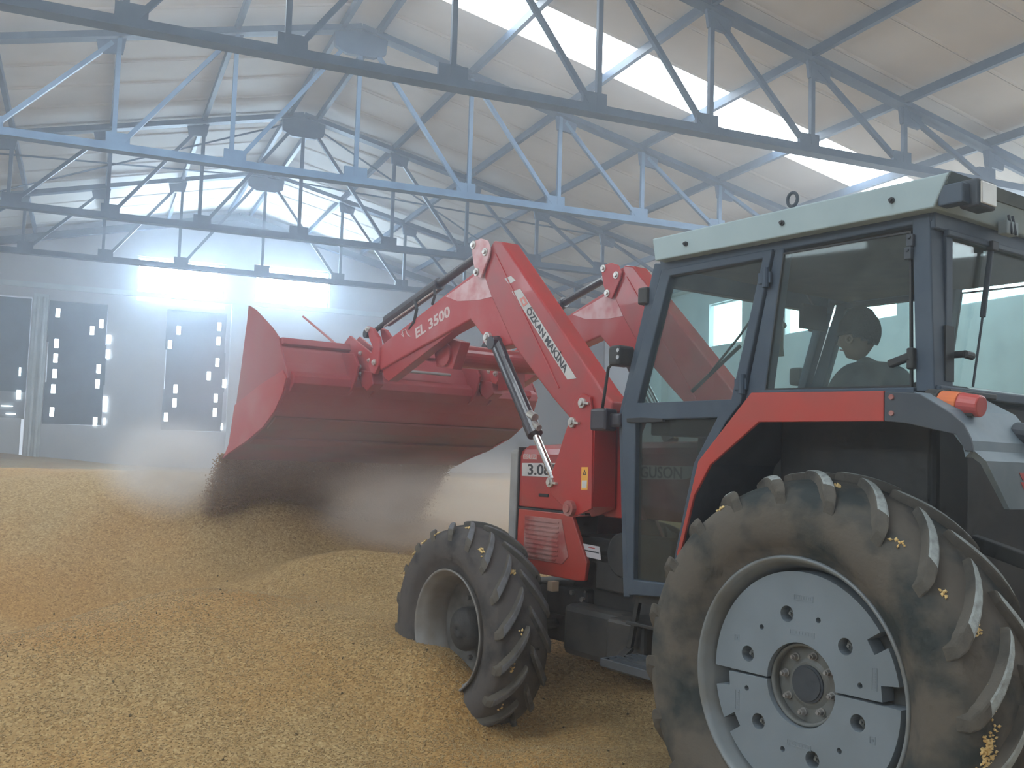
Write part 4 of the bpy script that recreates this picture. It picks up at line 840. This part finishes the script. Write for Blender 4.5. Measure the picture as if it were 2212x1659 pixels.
    for q in ((4.608, 2.512), (4.450, 2.443), (4.613, 2.400), (4.575, 2.346)): pin('hitch_bolt', q, s, Y(fr-.04), Y(fr-.02), .018, qp)
    if s > 0:
        P('locking_handle', MB().tube([(4.768, 0.620, 2.475), (4.911, 0.620, 2.471), (4.877, 0.620, 2.385), (4.780, 0.620, 2.350), (4.673, 0.620, 2.345)], .011, 8), 'grillegrey', qp)
    P('hitch_foot', MB().prism_y([(4.585, 2.372), (4.394, 2.352), (4.354, 2.252), (4.458, 2.200), (4.557, 2.252)], Y(-.05), Y(.05)), 'bucket', qp, bevel=.006)
# decals on the left boom and forearm
d0, d1, d2_, d3 = (2.499, 2.769), (2.410, 2.776), (1.830, 2.189), (1.910, 2.184)
dc = P('boom_decal', MB().prism_y([d0, d1, d2_, d3], .6452, .6475), 'sticker_white')
text_on_side(dc, 'boom_lettering', 'ÖZKAN MAKİNA', (2.325, 2.639), (1.922, 2.236), .6478, .062, M['ink'], bold=.0016)
P('decal_logo', MB().holes_y([(2.411, 2.712), (2.363, 2.724), (2.322, 2.673), (2.369, 2.658)], [[(2.391, 2.704), (2.372, 2.708), (2.346, 2.679), (2.370, 2.675)]], .6476, .6490), mat('logo_salmon', (.62, .22, .18), rough=.5), dc)
P('white_patch', MB().prism_y([(2.586, 2.863), (2.515, 2.872), (2.463, 2.836), (2.532, 2.820)], .6452, .6470), 'sticker_white', dc)
text_on_side(TR, 'forearm_lettering', 'EL 3500', (3.711, 2.593), (3.251, 2.719), .6338, .105, M['silverink'], sx=1.10, bold=.003)
wd = P('warning_decal', MB().prism_y([(1.736, 1.680), (1.676, 1.682), (1.678, 1.556), (1.734, 1.553)], .664, .6665), 'sticker_yellow')
P('decal_panel', MB().prism_y([(1.727, 1.605), (1.684, 1.607), (1.686, 1.566), (1.727, 1.564)], .6664, .6672), 'sticker_white', wd)
P('decal_symbol', MB().holes_y([(1.722, 1.637), (1.690, 1.638), (1.707, 1.668)], [[(1.714, 1.642), (1.698, 1.643), (1.707, 1.658)]], .6664, .6672), 'ink', wd)
lb = P('paper_notice', MB().prism_y([(2.088, 1.213), (1.937, 1.208), (1.917, 1.131), (2.067, 1.137)], .34, .343), 'paper')
P('notice_line', MB().prism_y([(2.069, 1.179), (1.940, 1.175), (1.939, 1.167), (2.068, 1.171)], .3432, .344), 'ink', lb)
P('notice_heading', MB().prism_y([(2.035, 1.199), (1.975, 1.196), (1.974, 1.191), (2.034, 1.193)], .3432, .344), 'redlens', lb)
# cross tube and valve gear between the arms
ct = (3.50, 2.44)
P('cross_tube', MB().cyl((ct[0], -.52, ct[1]), (ct[0], .52, ct[1]), .085, 24), 'red', sm=False, bevel=.004)
P('cross_gusset', MB().prism_y([(3.3, 2.52), (3.72, 2.62), (3.62, 2.36), (3.4, 2.33)], .42, .50), 'red', bevel=.004)
P('cross_gusset', MB().prism_y([(3.3, 2.52), (3.72, 2.62), (3.62, 2.36), (3.4, 2.33)], -.50, -.42), 'red', bevel=.004)
P('valve_block', MB().box2((3.5, -.22, 2.22), (3.62, -.05, 2.36)).cyl((3.45, -.14, 2.25), (3.45, -.02, 2.25), .03, 12).cyl((3.55, -.3, 2.2), (3.55, -.2, 2.2), .035, 12), 'red_dusty', bevel=.006)
P('hydraulic_hose', MB().tube([(1.704, 0.550, 1.905), (1.734, 0.500, 1.814), (1.775, 0.440, 1.735), (1.746, 0.400, 1.702), (1.657, 0.400, 1.680)], .011, 8), 'black', sm=True)
P('level_rod', MB().cyl((5.758, 0.620, 2.914), (4.779, 0.620, 2.494), .010, 8), 'red_dusty')
P('chalk_mark', MB().tube([(3.919, 0.636, 2.609), (3.882, 0.636, 2.585), (3.907, 0.636, 2.629), (3.859, 0.636, 2.639), (3.828, 0.636, 2.601), (3.785, 0.636, 2.581)], .004, 6), 'silverink')
# bucket
prof = [(4.862, 2.597), (4.80, 2.50), (4.72, 2.395), (4.665, 2.30), (4.652, 2.255), (4.68, 2.18), (4.76, 2.08), (4.90, 1.98), (5.06, 1.90), (5.385, 1.786), (5.80, 1.675), (5.93, 1.632)]
hw = 1.2
inner = []
for i_, p_ in enumerate(prof):
    a_ = prof[max(i_-1, 0)]; b_ = prof[min(i_+1, len(prof)-1)]
    tx, tz = b_[0]-a_[0], b_[1]-a_[1]; l_ = math.hypot(tx, tz); inner.append((p_[0]-tz/l_*.012, p_[1]+tx/l_*.012))
bk_ = P('bucket', MB().prism_y(prof[:8]+inner[:8][::-1], -hw, hw), 'bucket')
P('bucket_floor', MB().prism_y(prof[7:]+inner[7:][::-1], -hw, hw), 'bucket_floor', bk_); bk_['label'] = 'wide red loader bucket tipped downward'
side = [(5.548, 2.926), (5.385, 2.87), (5.015, 2.691), (4.862, 2.597), (4.78, 2.465), (4.665, 2.33), (4.645, 2.27), (4.70, 2.15), (4.834, 2.02), (5.053, 1.895), (5.385, 1.78), (5.80, 1.670), (5.93, 1.625), (5.81, 1.745), (5.723, 2.062), (5.66, 2.32), (5.60, 2.62), (5.56, 2.81)]
plate2 = [(4.72, 2.33), (4.652, 2.27), (4.706, 2.15), (4.84, 2.018), (5.06, 1.893), (5.39, 1.778), (5.80, 1.668), (5.93, 1.622), (5.81, 1.745), (5.72, 2.08), (5.15, 2.24)]
for s in (1, -1):
    P('bucket_side', MB().prism_y(side, s*(hw-.002), s*(hw+.014)), 'bucket', bk_, bevel=.003)
    P('wear_plate', MB().prism_y(plate2, s*(hw+.014), s*(hw+.026)), 'red_dusty', bk_, bevel=.003)
P('cutting_edge', MB().prism_y([(5.70, 1.705), (5.96, 1.612), (5.985, 1.622), (5.72, 1.73)], -hw-.02, hw+.02), 'bucket_floor', bk_, bevel=.002)
P('bucket_stiffener', MB().prism_y([(4.665, 2.33), (4.60, 2.29), (4.60, 2.23), (4.68, 2.16)], -hw+.02, hw-.02).prism_y([(4.865, 2.60), (4.82, 2.60), (4.79, 2.55), (4.84, 2.53)], -hw, hw), 'bucket', bk_, bevel=.006)
P('bucket_rib', MB().prism_y([(4.90, 1.972), (4.895, 1.955), (5.05, 1.875), (5.06, 1.89)], -hw+.01, hw-.01).prism_y([(5.30, 1.81), (5.295, 1.795), (5.42, 1.752), (5.43, 1.765)], -hw+.01, hw-.01), 'bucket_floor', bk_)
P('hitch_rail', MB().cyl((4.62, -.25, 2.40), (4.62, .30, 2.40), .013, 10), 'grillegrey', bk_)
for yy in (-.68, -.48, .48, .68):
    P('hitch_lug', MB().prism_y([(4.80, 2.52), (4.58, 2.50), (4.50, 2.40), (4.54, 2.28), (4.60, 2.20), (4.68, 2.16)], yy-.01, yy+.01), 'bucket', bk_, bevel=.003)

# ------------------------------------------------------------------ grain running out of the bucket, and the dust it raises
def t2w(p): return TR_M @ Vector(p)
TR_M = Matrix.LocRotScale(TR.location, TR.rotation_euler, None)
rng = np.random.default_rng(21); pts = []
n_f = 90000
yy = rng.uniform(-1.19, 1.19, n_f); u_ = rng.random(n_f)
prob = np.where((yy > -.15) | (yy < -.8), 1.0, .55)
yy = np.where(rng.random(n_f) < prob, yy, rng.choice([-.95, 1.12, -.8, .9], n_f)+rng.normal(size=n_f)*.11)
yy = np.clip(yy, -1.22, 1.22)
drop = u_**1.25
zz = 1.66-drop*.85; sp = .02+.14*drop
xx = 5.93+.85*drop**.75+rng.normal(size=n_f)*sp
yy = yy*(1-.10*drop)+rng.normal(size=n_f)*(.015+.05*drop)
pp = np.array([t2w((a, b, c)) for a, b, c in zip(xx, yy, zz)])
gh = grain_h(pp[:, 0], pp[:, 1]); pp = pp[pp[:, 2] > gh]
fg = add('falling_grain', kernels(pp, .0105, seed=9), M['grainfall']); tag(fg, 'curtain of brown grain pouring off the edge of the red bucket', 'grain', kind='stuff')
# spilled cone where the grain lands is part of the heap; grain still lying in the bucket
bg_ = [(4.70, 2.26), (4.78, 2.10), (4.92, 2.0), (5.08, 1.92), (5.40, 1.81), (5.88, 1.66), (5.5, 1.92), (5.1, 2.12)]
P('bucket_grain', MB().prism_y([(p_[0]+.02, p_[1]+.015) for p_ in bg_], -hw+.03, hw-.03), 'grainfall', bk_, bevel=.03)['kind'] = 'stuff'

def volume_mat(name, color, dens, aniso, noise=None):
    m = bpy.data.materials.new(name); t, N, L = nt(m); N.remove(N['Principled BSDF'])
    v = N.new('ShaderNodeVolumePrincipled'); v.inputs['Color'].default_value = (*color, 1); v.inputs['Density'].default_value = dens; v.inputs['Anisotropy'].default_value = aniso
    L.new(v.outputs[0], N['Material Output'].inputs['Volume'])
    if noise:
        tc = N.new('ShaderNodeTexCoord'); n = N.new('ShaderNodeTexNoise'); n.inputs['Scale'].default_value = noise[0]; n.inputs['Detail'].default_value = 2.5; n.inputs['Roughness'].default_value = .5
        mp = N.new('ShaderNodeMapping'); mp.inputs['Location'].default_value = noise[2]
        L.new(tc.outputs['Object'], mp.inputs[0]); L.new(mp.outputs[0], n.inputs['Vector'])
        ln = N.new('ShaderNodeVectorMath'); ln.operation = 'LENGTH'; L.new(tc.outputs['Object'], ln.inputs[0])
        fo = N.new('ShaderNodeMapRange'); fo.interpolation_type = 'SMOOTHSTEP'; fo.inputs[1].default_value = 1.0; fo.inputs[2].default_value = 0.1; fo.inputs[3].default_value = 0.0; fo.inputs[4].default_value = 1.0
        L.new(ln.outputs['Value'], fo.inputs[0])
        nr = N.new('ShaderNodeMapRange'); nr.inputs[1].default_value = noise[1]; nr.inputs[2].default_value = noise[1]+.28; nr.inputs[3].default_value = 0.12; nr.inputs[4].default_value = 1.0
        L.new(n.outputs['Fac'], nr.inputs[0])
        a = N.new('ShaderNodeMath'); a.operation = 'MULTIPLY'; L.new(fo.outputs[0], a.inputs[0]); L.new(nr.outputs[0], a.inputs[1])
        b = N.new('ShaderNodeMath'); b.operation = 'MULTIPLY'; b.inputs[1].default_value = dens; L.new(a.outputs[0], b.inputs[0])
        L.new(b.outputs[0], v.inputs['Density'])
    return m
def ellipsoid(name, c, r, m, label, rotz=0, cat='dust'):
    bm = bmesh.new(); bmesh.ops.create_icosphere(bm, subdivisions=3, radius=1.0); me = bpy.data.meshes.new(name); bm.to_mesh(me); bm.free()
    o = add(name, me, m); o.location = c; o.scale = r; o.rotation_euler = (0, 0, rotz); tag(o, label, cat, kind='stuff'); return o
DUSTS = [
 ((2.75, 8.85, 1.32), (1.15, .75, .55), 4.5, (.98, .92, .88), 'pale dust boiling up under the tipped bucket', (1.3, .36, (3.0, 1.0, 0.5))),
 ((.75, 9.5, 1.60), (.75, .6, .55), 4.0, (.97, .97, .98), 'thin white dust puff left of the bucket edge', (1.6, .30, (0.0, 2.0, 0.5))),
 ((4.0, 10.0, 1.25), (1.4, 1.1, .75), 1.5, (.97, .92, .88), 'thin pale dust behind the front wheel and hood', (1.0, .30, (5.0, 2.0, 1.5))),
 ((1.5, 8.3, 2.2), (1.5, .9, .9), .55, (.97, .93, .98), 'faint dust veil in front of the red bucket', (.8, .25, (7.0, 3.0, 1.5))),
]
for (c, r, dens, col_, lab, nz) in DUSTS:
    ellipsoid('dust_cloud', c, r, volume_mat('dust', col_, dens, 0.0, nz), lab)
hz = add('haze', MB().box2((XL+.02, FRONT_Y+.02, -.04), (XR-.02, END_Y-.3, 6.5)).put([], []).me(), volume_mat('hall_haze', (0.86, 0.91, 1.0), 0.0145, .75)); tag(hz, 'thin blue-white dust haze filling the whole hall', 'haze', kind='stuff')
hv = []; 
for yv in (FRONT_Y+.02, END_Y-.3):
    hv += [(XL+.02, yv, -.04), (XR-.02, yv, -.04), (XR-.02, yv, 6.6), (RIDGE_X, yv, 9.35), (XL+.02, yv, 6.6)]
hz.data = mesh(hv, [(0, 1, 2, 3, 4), (9, 8, 7, 6, 5)]+[(i_, 5+i_, 5+(i_+1) % 5, (i_+1) % 5) for i_ in range(5)]); hz.data.materials.append(bpy.data.materials['hall_haze'])

# ------------------------------------------------------------------ driver
def skin_body(name, verts, edges, radii, m, parent=None, root=0, sub=2):
    me = bpy.data.meshes.new(name); me.from_pydata(verts, edges, []); o = add(name, me, M[m], parent)
    sk = o.modifiers.new('skin', 'SKIN'); sk.use_smooth_shade = True
    for i_, r in enumerate(radii):
        me.skin_vertices[0].data[i_].radius = r if isinstance(r, tuple) else (r, r)
    me.skin_vertices[0].data[root].use_root = True
    sb = o.modifiers.new('sub', 'SUBSURF'); sb.levels = sub; sb.render_levels = sub
    return o
DX, DZ = .235, 1.70            # hip point in tractor coordinates
def T3(x, y, z): return (x, y, z)
jv = [(DX, 0, DZ+.06), (DX+.02, 0, DZ+.20), (DX+.06, 0, DZ+.34), (DX+.09, 0, DZ+.455), (DX+.125, 0, DZ+.52), (DX+.155, 0, DZ+.575),
      (DX+.06, .13, DZ+.455), (DX+.08, .215, DZ+.44), (DX+.20, .25, DZ+.20), (DX+.44, .20, DZ+.26),
      (DX+.06, -.13, DZ+.455), (DX+.08, -.215, DZ+.44), (DX+.20, -.25, DZ+.20), (DX+.44, -.20, DZ+.26)]
je = [(0, 1), (1, 2), (2, 3), (3, 4), (4, 5), (3, 6), (6, 7), (7, 8), (8, 9), (3, 10), (10, 11), (11, 12), (12, 13)]
jr = [(.15, .17), (.13, .165), (.125, .175), (.085, .12), (.058, .058), (.05, .05), .105, .088, .06, .042, .105, .088, .06, .042]
body = skin_body('person', jv, je, jr, 'jacket', None, 0)
body.location = TR.location; body.rotation_euler = TR.rotation_euler
tag(body, 'person in a dark cap and grey jacket sitting at the wheel in the cab', 'person')
skin_body('collar', [(DX+.045, 0, DZ+.45), (DX+.02, .10, DZ+.50), (DX+.02, -.10, DZ+.50), (DX-.02, .0, DZ+.52)], [(3, 1), (3, 2)][:2]+[(0, 3)], [.06, .06, .06, .075], 'jacket', body, 3, 1)
skin_body('trousers', [(DX, 0, DZ+.05), (DX+.05, .10, DZ+.03), (DX+.45, .14, DZ+.04), (DX+.52, .15, DZ-.36), (DX+.60, .15, DZ-.52), (DX+.05, -.10, DZ+.03), (DX+.45, -.14, DZ+.04), (DX+.52, -.15, DZ-.36), (DX+.60, -.15, DZ-.52)],
          [(0, 1), (1, 2), (2, 3), (3, 4), (0, 5), (5, 6), (6, 7), (7, 8)], [.13, .10, .07, .05, .05, .10, .07, .05, .05], 'trousers', body, 0, 1)
# head: a shaped ball with brow, nose, lips, chin
bm = bmesh.new(); bmesh.ops.create_uvsphere(bm, u_segments=40, v_segments=28, radius=1.0)
HC = Vector((DX+.175, 0, DZ+.685))
def bump(v, c, r, amt, d): 
    k = max(0, 1-(Vector(v)-Vector(c)).length/r); return Vector(d)*amt*k*k*(3-2*k)
for v in bm.verts:
    p_ = v.co.copy(); x, y, z = p_
    r = Vector((x*.098, y*.076, z*.120))
    if z < 0: r.x *= 1-.10*(-z); r.y *= 1-.28*(-z)**1.3
    if x < 0 and z < -.2: r.x *= 1-.35*(-z-.2)
    n_ = p_
    r += bump(n_, (1, 0, -.22), .26, .034, (1, 0, -.15))            # nose
    r += bump(n_, (1, 0, .02), .16, -.004, (1, 0, 0))
    for sg in (1, -1): r += bump(n_, (.93, sg*.36, .05), .22, -.010, (1, 0, 0)); r += bump(n_, (.9, sg*.5, -.2), .3, .006, (1, sg, 0))
    r += bump(n_, (.98, 0, .18), .34, .007, (1, 0, 0)); r += bump(n_, (.86, 0, -.50), .16, .010, (1, 0, 0)); r += bump(n_, (.78, 0, -.60), .12, .007, (1, 0, 0))
    r += bump(n_, (.62, 0, -.86), .36, .016, (1, 0, -.2))
    v.co = r+HC
me = bpy.data.meshes.new('head'); bm.to_mesh(me); bm.free(); smooth(me)
hd = add('head', me, M['skin'], body)
for sg in (1, -1):
    add('ear', MB().revolve_y([(.022, sg*.003), (.026, sg*.010), (.018, sg*.013), (.006, sg*.004)], 18).me(), M['skin'], body, sm=True, loc=HC+Vector((-.005, sg*.070, -.02)), rot=(0, .2, 0))
    add('eye', MB().cyl((0, 0, 0), (.004, 0, 0), .009, 12).me(), M['hair'], body, loc=HC+Vector((.083, sg*.033, .006)))
add('mouth', MB().bar((0, -.02, 0), (0, .02, 0), .003, .006).me(), M['grille_red'], body, loc=HC+Vector((.092, 0, -.063)))
bm = bmesh.new(); bmesh.ops.create_uvsphere(bm, u_segments=32, v_segments=20, radius=1.0)
bmesh.ops.delete(bm, geom=[v for v in bm.verts if v.co.z < -.22-(.55*max(0, -v.co.x))], context='VERTS')
for v in bm.verts:
    x, y, z = v.co; v.co = HC+Vector((x*.112-.008, y*.090, z*.120+.022+(.010 if z > .8 else 0)))
me = bpy.data.meshes.new('cap'); bm.to_mesh(me); bm.free(); smooth(me)
cp_ = add('knitted_cap', me, M['hair'], body); so = cp_.modifiers.new('solid', 'SOLIDIFY'); so.thickness = .006
def hand(s):
    W_ = Vector((DX+.44, s*.20, DZ+.26)); o = None
    vs = [W_, W_+Vector((.05, -s*.01, .015))]; es = [(0, 1)]; rs = [(.027, .02), (.036, .018)]
    for k_ in range(4):
        oy = s*(.027-.018*k_); b0 = len(vs); L_ = (.038, .042, .040, .032)[3-k_]
        vs += [W_+Vector((.09, oy*.9, .025)), W_+Vector((.09+L_*.8, oy, .015)), W_+Vector((.085+L_, oy, -.015))]
        es += [(1, b0), (b0, b0+1), (b0+1, b0+2)]; rs += [.0105, .009, .008]
    b0 = len(vs); vs += [W_+Vector((.04, -s*.035, .01)), W_+Vector((.075, -s*.05, .0)), W_+Vector((.098, -s*.045, -.012))]
    es += [(0, b0), (b0, b0+1), (b0+1, b0+2)]; rs += [.012, .010, .009]
    skin_body('hand', [tuple(v) for v in vs], es, rs, 'skin', body, 0, 1)
hand(1); hand(-1)
for s in (1, -1): add('boot', MB().box((DX+.66, s*.15, DZ-.60), (.26, .09, .09)).me(), M['black'], body, bevel=.03, seg=3)
